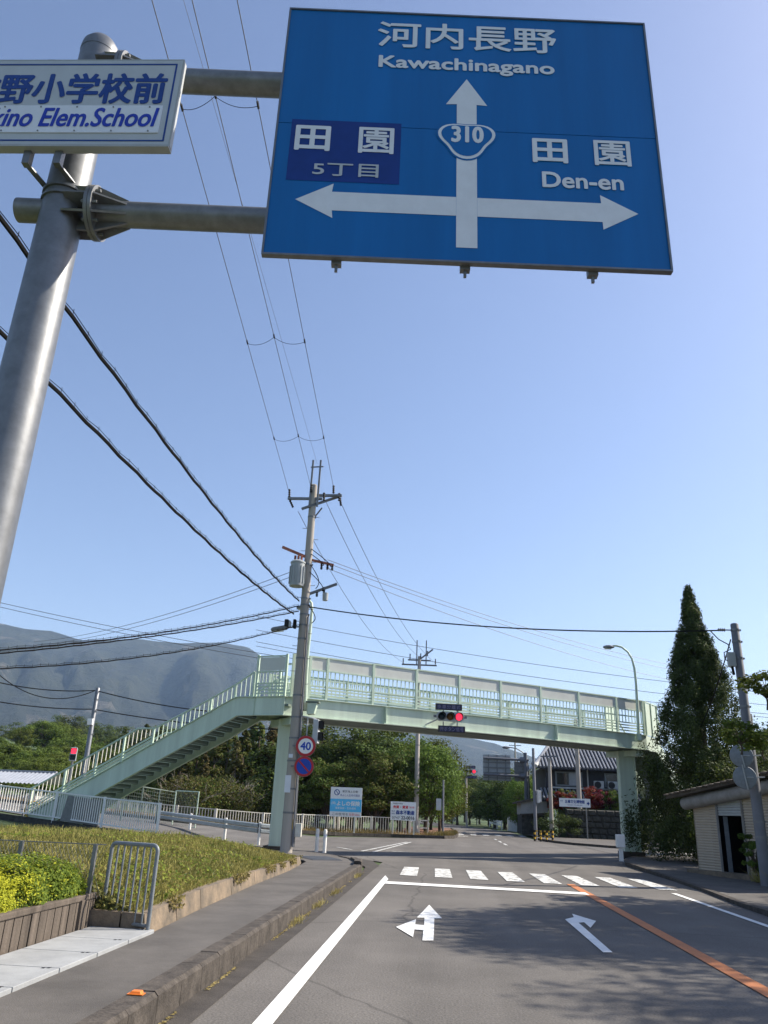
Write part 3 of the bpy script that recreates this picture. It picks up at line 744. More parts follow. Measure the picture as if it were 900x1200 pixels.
# white school sign on the same post
ka = math.atan2(4.10-4.035, 1.75)
ks = thing('school_sign', 'white rectangular school sign in blue letters fixed across the top of the post', 'road sign', (-3.75, 4.035, 5.95), ka)
U0, U1, W0, W1 = -.22, 1.755, .012, .852
part('panel', MB().box(((U0+U1)/2, .02, (W0+W1)/2), (U1-U0, .03, W1-W0)), M['signgrey'], ks, bevel=.004)
mb = MB(); mb.box(((U0+U1)/2, .03, W0-.008), (U1-U0+.01, .07, .02)); mb.box(((U0+U1)/2, .03, W1+.004), (U1-U0+.01, .05, .010)); part('edge_trim', mb, M['trans'], ks)
mb = MB(); mb.box((U1+.003, .03, (W0+W1)/2), (.012, .05, W1-W0)); part('edge_trim', mb, M['trans'], ks)
mb = MB()
for c, d in ((((U0+U1)/2, .004, W1-.045), (U1-U0-.08, .003, .013)), (((U0+U1)/2, .004, W0+.045), (U1-U0-.08, .003, .013)), ((U1-.045, .004, (W0+W1)/2), (.013, .0026, W1-W0-.09)), ((U0+.045, .004, (W0+W1)/2), (.013, .0026, W1-W0-.09))): mb.box(c, d)
part('border', mb, M['navy'], ks)
lp = part('name_plate', MB().box(((U0+.06+1.665)/2, .001, .258), (1.665-U0-.06, .006, .262)), M['label'], ks)
mb = MB()
for k in range(7): mb.lathe([(.006, -.004), (.006, .004)], (-.05+k*.27, -.003, .372), 8, 'Y'); mb.lathe([(.006, -.004), (.006, .004)], (-.03+k*.27, -.003, .142), 8, 'Y')
part('screw', mb, M['galvd'], lp)
text('牧野小学校前', M['navy'], ks, ((0.149+1.666)/2, .003, .563), 1.517, .31, bold=.028)
text('Makino Elem.School', M['violet'], lp, ((0.2+1.646)/2, -.0035, .272), 1.446, .185, bold=.025, shear=.18)
mb = MB()
for u in (.72, .95): mb.bar((u, .06, -.12), (u, .06, .9), .05, .05); mb.bar((u, .1, -.1), (u+.04, .3, -.1), .04, .012)
part('clamp', mb, M['galv'], ks)

# ------------------------------------------------------------------ footbridge
BA = Vector((-5.7, 27.9, 0)); BD = Vector((14.1, 9.2, 0)).normalized(); BN = Vector((-BD.y, BD.x, 0)); BL = 17.9
BANG = math.atan2(BD.y, BD.x); DW = 2.15
fb = thing('footbridge', 'pale green steel footbridge crossing over the junction with stairs at both ends', 'footbridge', (0, 32, 0))
def bp(s, n=0, z=0): return BA+BD*s+BN*n+Vector((0, 0, z))
def cam_(s): return .05*math.sin(math.pi*max(0, min(1, s/BL)))
ZB, ZT = 4.6, 5.25
NS = 12
def girder(n0):
    mb = MB()
    for i in range(NS):
        a, b = i/NS*BL, (i+1)/NS*BL
        mb.bar(bp(a, n0, (ZB+ZT)/2+cam_(a)), bp(b, n0, (ZB+ZT)/2+cam_(b)), .02, ZT-ZB)
        mb.bar(bp(a, n0, ZT+cam_(a)), bp(b, n0, ZT+cam_(b)), .18, .024)
        mb.bar(bp(a, n0, ZB+cam_(a)), bp(b, n0, ZB+cam_(b)), .20, .03)
    return mb
for n0 in (0, DW): part('girder', girder(n0), M['green'], fb, world=True)
for s in (4.15, 12.5):
    mb = MB(); mb.bar(bp(s, -.016, ZB+.03+cam_(s)), bp(s, -.016, ZT-.03+cam_(s)), .3, .012, up=tuple(BD))
    so_ = part('splice_plate', mb, M['green'], fb, world=True)
    mb = MB()
    for k in range(7):
        for e in (-.11, -.04, .04, .11): p = bp(s+e, -.026, ZB+.09+k*.08+cam_(s)); mb.box(p, (.022, .022, .022), BANG)
    part('bolts', mb, M['greenr'], so_, world=True)
mb = MB(); p = bp(1.1, -.014, 4.98); mb.bar(p-BD*.13, p+BD*.13, .012, .22); part('access_plate', mb, M['greenr'], fb, world=True)
mb = MB()
for i in range(NS):
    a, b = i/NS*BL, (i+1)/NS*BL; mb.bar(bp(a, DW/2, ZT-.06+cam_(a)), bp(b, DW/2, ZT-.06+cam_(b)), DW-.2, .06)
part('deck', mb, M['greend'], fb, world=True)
for k in range(15):
    s = .6+k*1.2; mb = MB(); mb.bar(bp(s, .02, ZT-.22+cam_(s)), bp(s, DW-.02, ZT-.22+cam_(s)), .1, .24); part('cross_beam', mb, M['greend'], fb, world=True)
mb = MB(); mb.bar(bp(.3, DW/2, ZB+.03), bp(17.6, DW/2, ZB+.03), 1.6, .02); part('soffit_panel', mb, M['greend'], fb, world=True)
S_ = [.30, .95, 1.67, 3.6, 5.53, 7.56, 9.63, 11.75, 13.9, 16.14, 17.8]
ZR, ZM, ZLV = 6.78, 6.30, 5.72
def rod(name, n_, z0, z1, wd, m): return MB().box((0, 0, (z0+z1)/2), (wd, n_, z1-z0)).mesh(name)
post_me = rod('railing_post', .09, 5.26, 6.80, .09, 0); post_me.materials.append(M['greenr'])
post_lo = rod('railing_post', .09, 5.26, 6.34, .09, 0); post_lo.materials.append(M['greenr'])
bal_me = rod('baluster', .022, ZLV, ZM, .035, 0); bal_me.materials.append(M['greenr'])
off = FR[fb].inverted()
def put(name, me, p, rz): return inst(name, me, fb, off @ Vector(p), (0, 0, rz))
for side in (0, 1):
    n0 = -.02 if side == 0 else DW+.02
    for s in S_: put('railing_post', post_me if side == 0 else post_lo, bp(s, n0, cam_(s)), BANG)
    for i in range(len(S_)-1):
        a, b = S_[i]+.05, S_[i+1]-.05; dz = cam_((a+b)/2)
        mb = MB()
        if side == 0: mb.bar(bp(a, n0, ZR+dz), bp(b, n0, ZR+dz), .07, .05)
        mb.bar(bp(a, n0, ZM+dz), bp(b, n0, ZM+dz), .06, .045); mb.bar(bp(a, n0, ZLV+dz), bp(b, n0, ZLV+dz), .06, .045)
        part('rail', mb, M['greenr'], fb, world=True)
        if side == 0: mb = MB(); mb.bar(bp(a+.02, n0, (ZR+ZM)/2+dz), bp(b-.02, n0, (ZR+ZM)/2+dz), .012, ZR-ZM-.06); part('infill_panel', mb, M['panel'], fb, world=True)
        for q in range(3):
            z = 5.37+q*.12; mb = MB(); mb.bar(bp(a, n0, z+dz), bp(b, n0, z+dz), .03, .055); part('slat', mb, M['greenr'], fb, world=True)
        nb = max(1, int((b-a)/.175))
        for q in range(nb): s = a+(q+.5)*(b-a)/nb; put('baluster', bal_me, bp(s, n0, cam_(s)), BANG)
    mb = MB(); mb.tube([bp(.3, (.12 if side == 0 else DW-.12), 6.05), bp(17.6, (.12 if side == 0 else DW-.12), 6.05)], .03, 8); part('handrail', mb, M['greenr'], fb, world=True)
# landing and left stairs: they turn away from the bridge and run back to the left
LX0, LX1, LY = -5.62, -7.67, 27.9; SWD = 1.6
SLP = .487; X_END = -16.6; STROT = Matrix.Translation((-5.67, 27.9, 0)) @ Matrix.Rotation(R_(-18), 4, 'Z') @ Matrix.Translation((5.67, -27.9, 0))
def sp_(name, mb, m):
    mb.v = [tuple(STROT @ Vector(p)) for p in mb.v]; return part(name, mb, m, fb, world=True)
def st_z(x): return ZT-.02-SLP*max(0, LX1-x)
for n0 in (0, SWD):
    y = LY+n0; mb = MB(); th = .02
    poly = [(LX0, ZT), (LX1, ZT), (X_END, st_z(X_END)), (X_END, st_z(X_END)-.35), (X_END+1.2, st_z(X_END)-.35), (-13.26, 1.77), (-8.83, 3.92), (LX1+.15, ZB), (LX0, ZB)]
    mb.prism([(x, y, z) for x, z in poly], (0, th, 0)); sp_('stair_stringer', mb, M['green'])
    mb = MB()
    for a, b in (((LX0, ZT), (LX1, ZT)), ((LX1, ZT), (X_END, st_z(X_END))), ((LX0, ZB), (LX1+.15, ZB)), ((LX1+.15, ZB), (-8.83, 3.92)), ((-8.83, 3.92), (-13.26, 1.77)), ((-13.26, 1.77), (X_END+1.2, st_z(X_END)-.33))):
        mb.bar((a[0], y+.01, a[1]), (b[0], y+.01, b[1]), .12, .022)
    sp_('stringer_flange', mb, M['greenr'])
mb = MB(); mb.bar((-6.85, LY-.004, ZB+.02), (-6.85, LY-.004, ZT-.02), .06, .03, up=(1, 0, 0)); sp_('stiffener', mb, M['greenr'])
mb = MB(); mb.box(((LX0+LX1)/2, LY+SWD/2, ZT-.3), (LX0-LX1+.3, SWD-.04, .08)); sp_('landing_plate', mb, M['greend'])
for k in range(28):
    x = LX1-.17-k*.339; z = ZT-.165*(k+1)
    if x < X_END: break
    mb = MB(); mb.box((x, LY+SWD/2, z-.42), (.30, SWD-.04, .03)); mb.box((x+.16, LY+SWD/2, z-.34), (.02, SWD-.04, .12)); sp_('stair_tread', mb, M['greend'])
HRX = [-16.6, -15.77, -11.83, -11.07, -8.99, -7.67, -6.95]
def hr(x): return float(np.interp(x, HRX, [1.85, 2.23, 4.14, 4.15, 5.08, 5.72, 6.15]))
for n0 in (-.02, SWD+.04):
    y = LY+n0
    mb = MB()
    for a, b in zip(HRX[:-1], HRX[1:]): mb.bar((a, y, hr(a)), (b, y, hr(b)), .06, .05)
    sp_('handrail', mb, M['greenr'])
    for x in (-16.5, -15.0, -13.6, -12.4, -11.1, -9.9, -8.7, -7.7, -6.95):
        mb = MB(); mb.bar((x, y, st_z(x)-.02), (x, y, hr(x)), .07, .07); sp_('railing_post', mb, M['greenr'])
    x = -16.4
    while x < -7.05:
        lo = st_z(x)+(.40 if x < -11.1 else .05); hi = hr(x)
        mb = MB(); mb.bar((x, y, lo), (x, y, hi), .03, .02, up=(1, 0, 0)); sp_('baluster', mb, M['beige'] if x < -11.1 else M['greenr'])
        x += .19
    for q in range(3):
        mb = MB(); mb.bar((-16.5, y, st_z(-16.5)+.08+q*.115), (-11.15, y, st_z(-11.15)+.08+q*.115), .03, .06); sp_('slat', mb, M['greenr'])
    # landing railing with panel
    a, b = LX0-.02, -6.83
    for x in (a, b): mb = MB(); mb.box((x, y, 6.0), (.08, .08, 1.52)); sp_('railing_post', mb, M['greenr'])
    mb = MB()
    for z in (6.70, 6.14, 5.72): mb.bar((a, y, z), (b, y, z), .06, .045)
    sp_('rail', mb, M['greenr'])
    if n0 < 0: mb = MB(); mb.box(((a+b)/2, y, 6.42), (abs(b-a)-.14, .012, .48)); sp_('infill_panel', mb, M['panel'])
    for q in range(3): mb = MB(); mb.box(((a+b)/2, y, 5.37+q*.12), (abs(b-a)-.09, .03, .055)); sp_('slat', mb, M['greenr'])
    for q in range(8): x = b+.1+q*.135; mb = MB(); mb.box((x, y, 5.93), (.035, .022, .40)); sp_('baluster', mb, M['greenr'])
# right stairs, dropping away behind the conifer
e = bp(BL, 0, 0); rx0, ry0 = e.x, e.y
RROT = Matrix.Translation((rx0, ry0, 0)) @ Matrix.Rotation(R_(58), 4, 'Z') @ Matrix.Translation((-rx0, -ry0, 0))
def rp_(name, mb, m):
    mb.v = [tuple(RROT @ Vector(p)) for p in mb.v]; return part(name, mb, m, fb, world=True)
for n0 in (0, 1.9):
    y = ry0+n0; mb = MB()
    mb.prism([(rx0, y, ZT), (rx0+1.6, y, ZT), (rx0+9.6, y, .55), (rx0+9.6, y, .1), (rx0+8.9, y, .1), (rx0+1.4, y, ZB), (rx0, y, ZB)], (0, .02, 0)); rp_('stair_stringer', mb, M['green'])
    mb = MB(); mb.bar((rx0, y-.02, ZR), (rx0+1.7, y-.02, ZR), .06, .05); mb.bar((rx0+1.7, y-.02, ZR-.6), (rx0+9.6, y-.02, 1.45), .06, .05); rp_('handrail', mb, M['greenr'])
    mb = MB(); mb.box((rx0+.85, y-.02, 6.0), (1.6, .012, 1.45)); rp_('infill_panel', mb, M['green'])
    for x in (0.03, .85, 1.68): mb = MB(); mb.box((rx0+x, y-.035, 6.02), (.08, .08, 1.54)); rp_('railing_post', mb, M['greenr'])
for k in range(26):
    z = ZT-.17*(k+1); mb = MB(); mb.box((rx0+1.75+k*.29, ry0+.96, z), (.3, 1.84, .035)); mb.box((rx0+1.62+k*.29, ry0+.96, z+.085), (.02, 1.84, .16)); rp_('stair_tread', mb, M['greend'])
mb = MB(); mb.box((rx0+.8, ry0+.96, ZT-.1), (1.7, 1.84, .08)); rp_('landing_plate', mb, M['greend'])
# columns
def column(cx, cy, z0, rz, wd=.62, dp=.55):
    mb = MB(); mb.box((cx, cy, (z0+ZB-.05)/2+.02), (wd, dp, ZB-.05-z0), rz); part('column', mb, M['green'], fb, world=True, bevel=.03)
    mb = MB(); mb.bar(Vector((cx, cy, ZB-.16))-BN*.95, Vector((cx, cy, ZB-.16))+BN*.95, .5, .25); part('column_head', mb, M['green'], fb, world=True)
    mb = MB(); mb.box((cx, cy, z0+.03), (wd+.3, dp+.3, .34), rz); part('plinth', mb, M['kerb'], fb, world=True)
column(-5.72, 29.0, .1, 0, .48, .5)
column(8.42, 38.35, .1, 0, .70, .6)
mb = MB(); mb.tube([(8.75, 38.0, .3), (8.75, 38.0, 4.5)], .05, 8); part('drain_pipe', mb, M['greenr'], fb, world=True)

# lamp posts standing on the bridge
def bridge_lamp(p, pts, label, hd):
    t = thing('bridge_lamp', label, 'street lamp', p)
    mb = MB(); mb.tube(pts, [.075]*2+[.06]*2+[.05]*(len(pts)-4), 10); part('mast', mb, M['greenr'], t, world=True, smooth=True)
    mb = MB(); mb.box((p[0], p[1], p[2]+.12), (.2, .2, .3)); part('bracket', mb, M['greenr'], t, world=True)
    hx = Vector(hd); mb = MB(); mb.lathe([(.02, -.36), (.07, -.34), (.12, -.2), (.13, -.05), (.08, .1), (.04, .16)], (0, 0, 0), 14, 'X')
    mb.v = [(hx.x+a, hx.y+b, hx.z+c*.75+.03*a) for a, b, c in mb.v]; h = part('lamp_head', mb, M['galvd'], t, world=True, smooth=True)
    mb = MB(); mb.box((hx.x-.13, hx.y, hx.z-.085), (.3, .16, .04)); part('lamp_lens', mb, M['lampglass'], h, world=True, bevel=.015)
    return t
lx, ly = 8.85, 37.15
bridge_lamp((lx, ly, 5.0), [(8.83, ly, 4.95), (8.87, ly, 6.2), (8.90, ly, 7.5), (8.88, ly, 8.2), (8.80, ly, 8.65), (8.63, ly, 8.98), (8.36, ly, 9.2), (8.1, ly, 9.26), (7.95, ly, 9.25)], 'tall curved street lamp rising from the right end of the green footbridge', (7.86, ly, 9.19))
lx, ly = -4.93, 27.95
bridge_lamp((lx+.03, ly, 4.8), [(-4.89, ly, 4.80), (-4.93, ly, 5.8), (-4.93, ly, 7.0), (-4.90, ly, 8.0), (-4.89, ly, 8.45), (-4.93, ly+.02, 8.68), (-5.02, ly+.1, 8.80), (-5.12, ly+.3, 8.82), (-5.2, ly+.55, 8.8)], 'pale green hooked lamp mast close to the concrete utility pole', (-5.3, ly+.9, 8.74))

# ------------------------------------------------------------------ traffic signals
def h_signal(name, label, loc, rz, k=1.0, texts=('歩車分離式', '押ボタン信号'), arm=None):
    t = thing(name, label, 'traffic light', loc, rz)
    b = MB()
    pr = [(-.60, 0), (-.57, .13), (-.48, .19), (.48, .19), (.57, .13), (.60, 0), (.57, -.13), (.48, -.19), (-.48, -.19), (-.57, -.13)]
    b.prism([(x*k, -.02*k, z*k) for x, z in pr], (0, .13*k, 0)); part('housing', b, M['signal'], t, bevel=.012*k)
    for x, m in ((-.37, 'greenlens'), (0, 'amber'), (.37, 'redlamp')):
        l = MB(); l.lathe([(.145*k, -.028*k), (.12*k, -.045*k), (.001, -.055*k)], (x*k, 0, 0), 22, 'Y'); lo = part('lens', l, M[m], t, smooth=True)
        h_ = MB(); n = 20; k0 = 0; vs = []
        for ri, yy in ((.165, -.02), (.165, -.30), (.158, -.30), (.158, -.02)):
            for q in range(n):
                tt = 2*math.pi*q/n; cut = 1 if math.sin(tt) > -.35 else .35
                y_ = yy if yy > -.1 else -.02+(yy+.02)*(.62+.38*math.sin(tt))*cut
                vs.append((x*k+ri*k*math.cos(tt), y_*k, ri*k*math.sin(tt)))
        h_.add(vs, [(a*n+q, a*n+(q+1) % n, ((a+1) % 4)*n+(q+1) % n, ((a+1) % 4)*n+q) for a in range(4) for q in range(n)]); part('hood', h_, M['black'], lo, smooth=True)
    for z, tt, x in ((.40, texts[0], -.07), (-.52, texts[1], .06)):
        bd = part('message_board', MB().box((x*k, 0, z*k), (1.16*k, .08*k, .27*k)), M['ledboard'], t, bevel=.01*k)
        n = len(tt)
        for i, ch in enumerate(tt):
            cxp = x*k+(i-(n-1)/2)*1.04*k/n
            part('letter_tile', MB().box((cxp, -.042*k, z*k), (.92*k/n, .006*k, .2*k)), M['lednavy'], bd)
            text(ch, M['boardtext'], bd, (cxp, -.047*k, z*k), .85*k/n, .17*k)
        for xx in (-.3, .3): part('hanger', MB().box((xx*k, .02*k, z*.62*k), (.04*k, .04*k, .22*k)), M['galvd'], t)
    for s in (-1, 1): part('clamp', MB().box((s*.66*k, .03*k, 0), (.12*k, .05*k, .1*k)), M['poleg'], t)
    return t
ts = h_signal('traffic_signal', 'horizontal traffic light showing red hung on the side of the green footbridge', (.28, 31.0, 5.07), R_(8), .90)
mb = MB(); mb.tube([(.0, 31.08, 5.07), (-.75, 31.2, 4.72)], .03, 8); mb.tube([(.3, 31.08, 5.0), (.5, 31.95, 5.0)], .035, 8); part('support_arm', mb, M['signal'], ts, world=True)


# ------------------------------------------------------------------ utility poles
UX, UY = -5.1, 27.55
def up_pole(name, label, loc, h, r0, r1, m='pole', group=None, bands=(), pegs=None, cat='utility pole'):
    t = thing(name, label, cat, loc, 0, group)
    mb = MB(); mb.lathe([(r0, -.1), (r1, h-.03), (r1*.8, h), (.001, h)], (0, 0, 0), 20); part('pole', mb, M[m], t, smooth=True)
    for z in bands:
        rr = r0+(r1-r0)*z/h; mb = MB(); mb.lathe([(rr, z-.03), (rr+.012, z-.03), (rr+.012, z+.03), (rr, z+.03)], (0, 0, 0), 18); mb.box((rr+.02, -.0, z), (.05, .07, .05)); part('steel_band', mb, M['galvd'], t)
    if pegs:
        z0, z1, st = pegs; z = z0; k = 0
        while z < z1:
            rr = r0+(r1-r0)*z/h; s = -1 if k % 2 else 1; mb = MB(); mb.tube([(s*rr*.8, 0, z), (s*(rr+.16), 0, z), (s*(rr+.16), 0, z+.03)], .011, 5); part('step_bolt', mb, M['galvd'], t); z += st; k += 1
    return t
mp = up_pole('utility_pole', 'tall concrete utility pole carrying a transformer, beside the round 40 sign', (UX, UY, .15), 13.15, .205, .13, bands=(1.25, 2.0, 2.9, 3.65, 4.35, 5.1, 6.4, 7.1, 7.6, 8.0, 8.35, 8.6, 9.9, 11.8), pegs=(4.6, 12.2, .45))
def MP(x, y, z): return (x, y, z-.15)
mb = MB()
mb.box((-.30, -.05, 12.55), (1.35, .09, .09)); cr = part('crossarm', mb, M['galvd'], mp)
mb = MB(); mb.bar((-.35, -.25, 12.05), (1.05, .35, 12.85), .09, .09); mb.bar((0, .1, 11.7), (.35, .15, 12.25), .05, .05); part('crossarm', mb, M['poleg'], mp)
mb = MB(); mb.box((.55, .1, 12.75), (1.1, .09, .09)); part('crossarm', mb, M['galvd'], mp)
for x in (-.10, .20):
    mb = MB(); mb.bar((x, -.12, 12.2), (x+.02, -.12, 14.15), .07, .07); part('top_extension', mb, M['galvd'], mp)
mb = MB(); mb.bar((-.16, -.12, 13.85), (.34, -.12, 13.88), .04, .04); part('top_tie', mb, M['poleg'], mp)
def insul(p, par, m='black', L=.32, d=(0, -.3, .9)):
    d = Vector(d).normalized(); p = Vector(p); mb = MB(); pts = []; rr = []
    for k in range(9): pts.append(p+d*(L*k/8)); rr.append(.055 if k % 2 else .028)
    mb.tube(pts, rr, 8); part('insulator', mb, M[m], par, smooth=False)
for p in ((-.92, -.05, 12.6), (-.05, -.2, 12.75), (.80, -.1, 12.75), (.98, .3, 12.6), (.45, -.1, 12.45)): insul(p, mp)
insul((-.9, -.02, 12.5), mp, d=(.4, .3, -.8)); insul((1.0, .32, 12.75), mp, d=(.15, .2, -.9))
mb = MB(); mb.bar((-1.0, -.12, 10.55), (-.1, -.05, 10.2), .1, .09); a1 = part('orange_arm', mb, M['cer'], mp)
mb = MB(); mb.bar((.1, .0, 10.1), (.95, .15, 9.95), .08, .08); part('orange_arm', mb, M['cer'], mp)
mb = MB(); mb.bar((.05, .0, 8.75), (1.1, .25, 9.25), .09, .09); part('crossarm', mb, M['poleg'], mp)
mb = MB(); mb.lathe([(.001, 8.98), (.26, 9.0), (.27, 9.08), (.265, 9.85), (.285, 9.87), (.285, 9.92), (.2, 9.98), (.001, 10.02)], (-.33, -.22, 0), 22); tr = part('transformer', mb, M['trans'], mp, smooth=True)
mb = MB()
for k in range(14):
    a = k*2*math.pi/14; mb.box((-.33+.28*math.cos(a), -.22+.28*math.sin(a), 9.42), (.05, .018, .65), a)
part('cooling_fin', mb, M['trans'], tr)
for k in range(3): insul((-.45+.12*k, -.25, 9.98), tr, 'cer', .2, (0, 0, 1))
for p in ((.5, .1, 10.0), (.72, .12, 10.0), (.9, .14, 9.98), (.4, .1, 8.95), (.65, .15, 9.1)): insul(p, mp, 'black', .24, (0, 0, -1))
mb = MB(); mb.lathe([(.001, 8.55), (.1, 8.57), (.11, 8.85), (.001, 8.88)], (.72, .1, 0), 12); part('cut_out', mb, M['trans'], mp, smooth=True)
for k, (z0, x1, z1) in enumerate(((10.3, .55, 9.9), (10.5, .85, 9.85), (9.9, .35, 9.0), (9.6, .6, 8.9), (8.4, .28, 7.7))):
    P = [Vector((.1, -.05, z0)).lerp(Vector((x1, .1, z1)), t_/8)+Vector((.22*math.sin(math.pi*t_/8), -.05, -.12*math.sin(math.pi*t_/8))) for t_ in range(9)]
    mb = MB(); mb.tube(P, .016, 5); part('jumper_cable', mb, M['cable'], mp)
for k, (z0, z1, x, m, r_) in enumerate(((.2, 7.9, .20, 'poleg', .035), (.2, 4.2, .235, 'galvd', .025), (3.0, 8.0, .19, 'cable', .02))):
    mb = MB(); mb.tube([(x+.02, -.12+.09*k, z0), (x-.03, -.12+.09*k, z1)], r_, 8); part('conduit', mb, M[m], mp)
mb = MB(); mb.box((-.08, -.20, 2.15), (.2, .03, .55)); part('notice_sheet', mb, M['label'], mp)
mb = MB(); mb.box((-.05, -.21, 3.05), (.14, .03, .12)); part('number_plate', mb, M['label'], mp)
mb = MB(); mb.box((.36, -.02, .72), (.22, .16, .42)); part('meter_box', mb, M['beige'], mp, bevel=.015)
mb = MB(); mb.box((.20, -.12, .9), (.05, .05, .3)); part('yellow_guard', mb, M['yellow'], mp)
mb = MB(); mb.box((-.55, -.28, 7.6), (.15, .25, .26)); part('terminal_box', mb, M['black'], mp, bevel=.03)
mb = MB(); mb.box((-.44, -.28, 7.57), (.06, .25, .25)); part('terminal_box', mb, M['trans'], mp, bevel=.03)
mb = MB(); mb.box((-.28, -.2, 7.6), (.1, .2, .32)); part('cable_clamp', mb, M['cable'], mp, bevel=.02)
lmp = thing('pole_lamp', 'small grey street lamp on a short arm from the concrete utility pole', 'street lamp', (UX-.8, UY-.25, 7.4))
mb = MB(); mb.prism([(-.30, -.1, .05), (.26, -.1, .13), (.30, -.1, .24), (.2, -.1, .28), (-.26, -.1, .19), (-.32, -.1, .13)], (0, .2, 0)); part('lamp_head', mb, M['galvd'], lmp, bevel=.03)
mb = MB(); mb.tube([(.28, 0, .2), (.8, .2, .30)], .025, 8); part('arm', mb, M['galvd'], lmp)
mb = MB(); mb.box((-.05, 0, .07), (.38, .15, .04), 0, Matrix.Rotation(-.12, 3, 'Y')); part('lamp_lens', mb, M['lampglass'], lmp)

p2 = up_pole('utility_pole', 'far concrete utility pole seen through the footbridge, beside the smaller white billboard', (-1.81, 58.2, .05), 12.4, .19, .12, bands=(3, 6, 9, 11))
for z, wd in ((12.1, 1.7), (11.75, 2.6)):
    mb = MB(); mb.bar((-wd/2, -.1, z), (wd/2, .1, z), .1, .1); part('crossarm', mb, M['poleg'], p2)
for x in (-.2, .5): mb = MB(); mb.bar((x, 0, 11.8), (x, 0, 13.6), .08, .08); part('top_extension', mb, M['poleg'], p2)
for x, z in ((-1.2, 11.8), (1.2, 11.8), (.1, 12.2), (.6, 12.4), (-.7, 12.15)): insul((x, -.1, z), p2, L=.4, d=(0, 0, 1))
mb = MB(); mb.bar((.1, -.1, 12.2), (1.0, -.2, 12.9), .1, .1); part('brace', mb, M['poleg'], p2)
p3 = up_pole('utility_pole', 'grey utility pole with a small white box in front of the tiled-roof garage', (8.73, 23.75, .1), 7.15, .155, .115, 'poleg', bands=(1.2, 1.6, 4.7, 6.1, 6.6, 6.95))
mb = MB(); mb.box((-.24, -.08, 6.05), (.22, .16, .42)); part('meter_box', mb, M['trans'], p3, bevel=.02)
mb = MB(); mb.tube([(-.24, -.08, 5.85), (-.22, -.08, 5.6)], .04, 6); part('cable_gland', mb, M['cable'], p3)
mb = MB(); mb.tube([(-.12, 0, 6.95), (-.42, -.05, 6.94)], .02, 6); insul((-.3, -.05, 6.94), p3, 'poleg', .22, (-1, 0, 0)); part('dead_end_clamp', mb, M['galvd'], p3)
p4 = up_pole('utility_pole', 'slim silver utility pole rising behind the left stairs of the footbridge', (-20.672, 46.0, 0.9), 6.892, .16, .12, 'galv', bands=(4.2, 5.5, 6.2))
mb = MB(); mb.box((-.05, -.15, 4.9), (.3, .2, .35)); part('meter_box', mb, M['whitepaint'], p4)
p5 = up_pole('utility_pole', 'dark slim pole carrying a pedestrian light beside the yellow and black barrier', (6.68, 60.6, .1), 6.2, .13, .10, 'poleg', bands=(3.0, 5.0))
p6 = up_pole('utility_pole', 'grey pole in front of the left part of the tiled-roof house', (8.525, 66.0, 0.1), 5.894, .17, .13, 'pole')
mb = MB(); mb.bar((-.7, 0, 6.0), (.7, 0, 6.05), .1, .1); part('crossarm', mb, M['poleg'], p6)
p7 = up_pole('utility_pole', 'pale concrete pole in front of the middle of the tiled-roof house', (11.073, 68.0, 0.1), 9.2, .2, .16, 'pole')
p8 = up_pole('utility_pole', 'thin dark pole standing on the red-brown corner beyond the white fence', (.07, 56.9, .1), 3.6, .075, .06, 'poleg')
mb = MB(); mb.box((-.3, 0, 2.0), (.35, .2, .75)); part('signal_box', mb, M['signal'], p8, bevel=.03)
p9 = up_pole('utility_pole', 'distant grey pole beyond the back of the far direction sign', (13.258, 150.0, 0.0), 14.5, .2, .14, 'pole')
mb = MB(); mb.box((0, 0, 13.6), (2.2, .12, .12)); part('crossarm', mb, M['poleg'], p9)
p10 = up_pole('utility_pole', 'distant utility pole with crossarms behind the grey pole and garage roof', (22.372, 60.0, 0.1), 9.09, .17, .13, 'pole')
for k, (z, wd) in enumerate(((7.6, 2.4), (6.5, 2.8), (6.0, 2.0))):
    mb = MB(); mb.bar((-wd/2, -.2, z+.1), (wd/2, .2, z), .12, .12); part('crossarm', mb, M['poleg'], p10)
mb = MB(); mb.bar((0.1, -.2, 6.4), (1.4, -.2, 4.6), .12, .12); part('brace', mb, M['poleg'], p10)

# ------------------------------------------------------------------ wires
def sagline(p0, p1, sag, n=24):
    p0, p1 = Vector(p0), Vector(p1)
    return [p0.lerp(p1, i/n)-Vector((0, 0, sag*4*(i/n)*(1-i/n))) for i in range(n+1)]
def wire(name, label, p0, p1, sag, r_, m='wire', group=None, seg=5, twist=0, cat='overhead wire'):
    t = thing(name, label, cat, tuple(p0), 0, group)
    P = sagline(p0, p1, sag, 60 if twist else 24); mb = MB()
    if twist:
        rr = random.Random(len(label)+int(p1[0]*10))
        P = [p+Vector((0, 0, twist*math.sin(i*1.9)*.4)) for i, p in enumerate(P)]
    mb.tube(P, r_, seg); part('conductor', mb, M[m], t, world=True)
    if twist:
        mb = MB()
        mb.tube([p+Vector((0, 0, r_*2.4+.012*math.sin(i*2.2))) for i, p in enumerate(P)], .006, 4); part('messenger_wire', mb, M['cable'], t, world=True)
        mb = MB()
        for i in range(1, len(P)-1): mb.tube([P[i]+Vector((0, 0, -r_)), P[i]+Vector((0, 0, r_*2.4+.04))], .005, 4)
        part('hanger_loop', mb, M['cable'], t, world=True, kind='stuff')
    return t, P
HV = 'high wires overhead running toward the viewer'
ends = [(-4.626, 8.109, 13.2), (-4.1, 8.346, 13.5), (-3.291, 8.165, 13.2)]
st = [(UX-.95, UY-.2, 13.0), (UX-.05, UY-.35, 13.05), (UX+.82, UY-.2, 13.05)]
hv = []
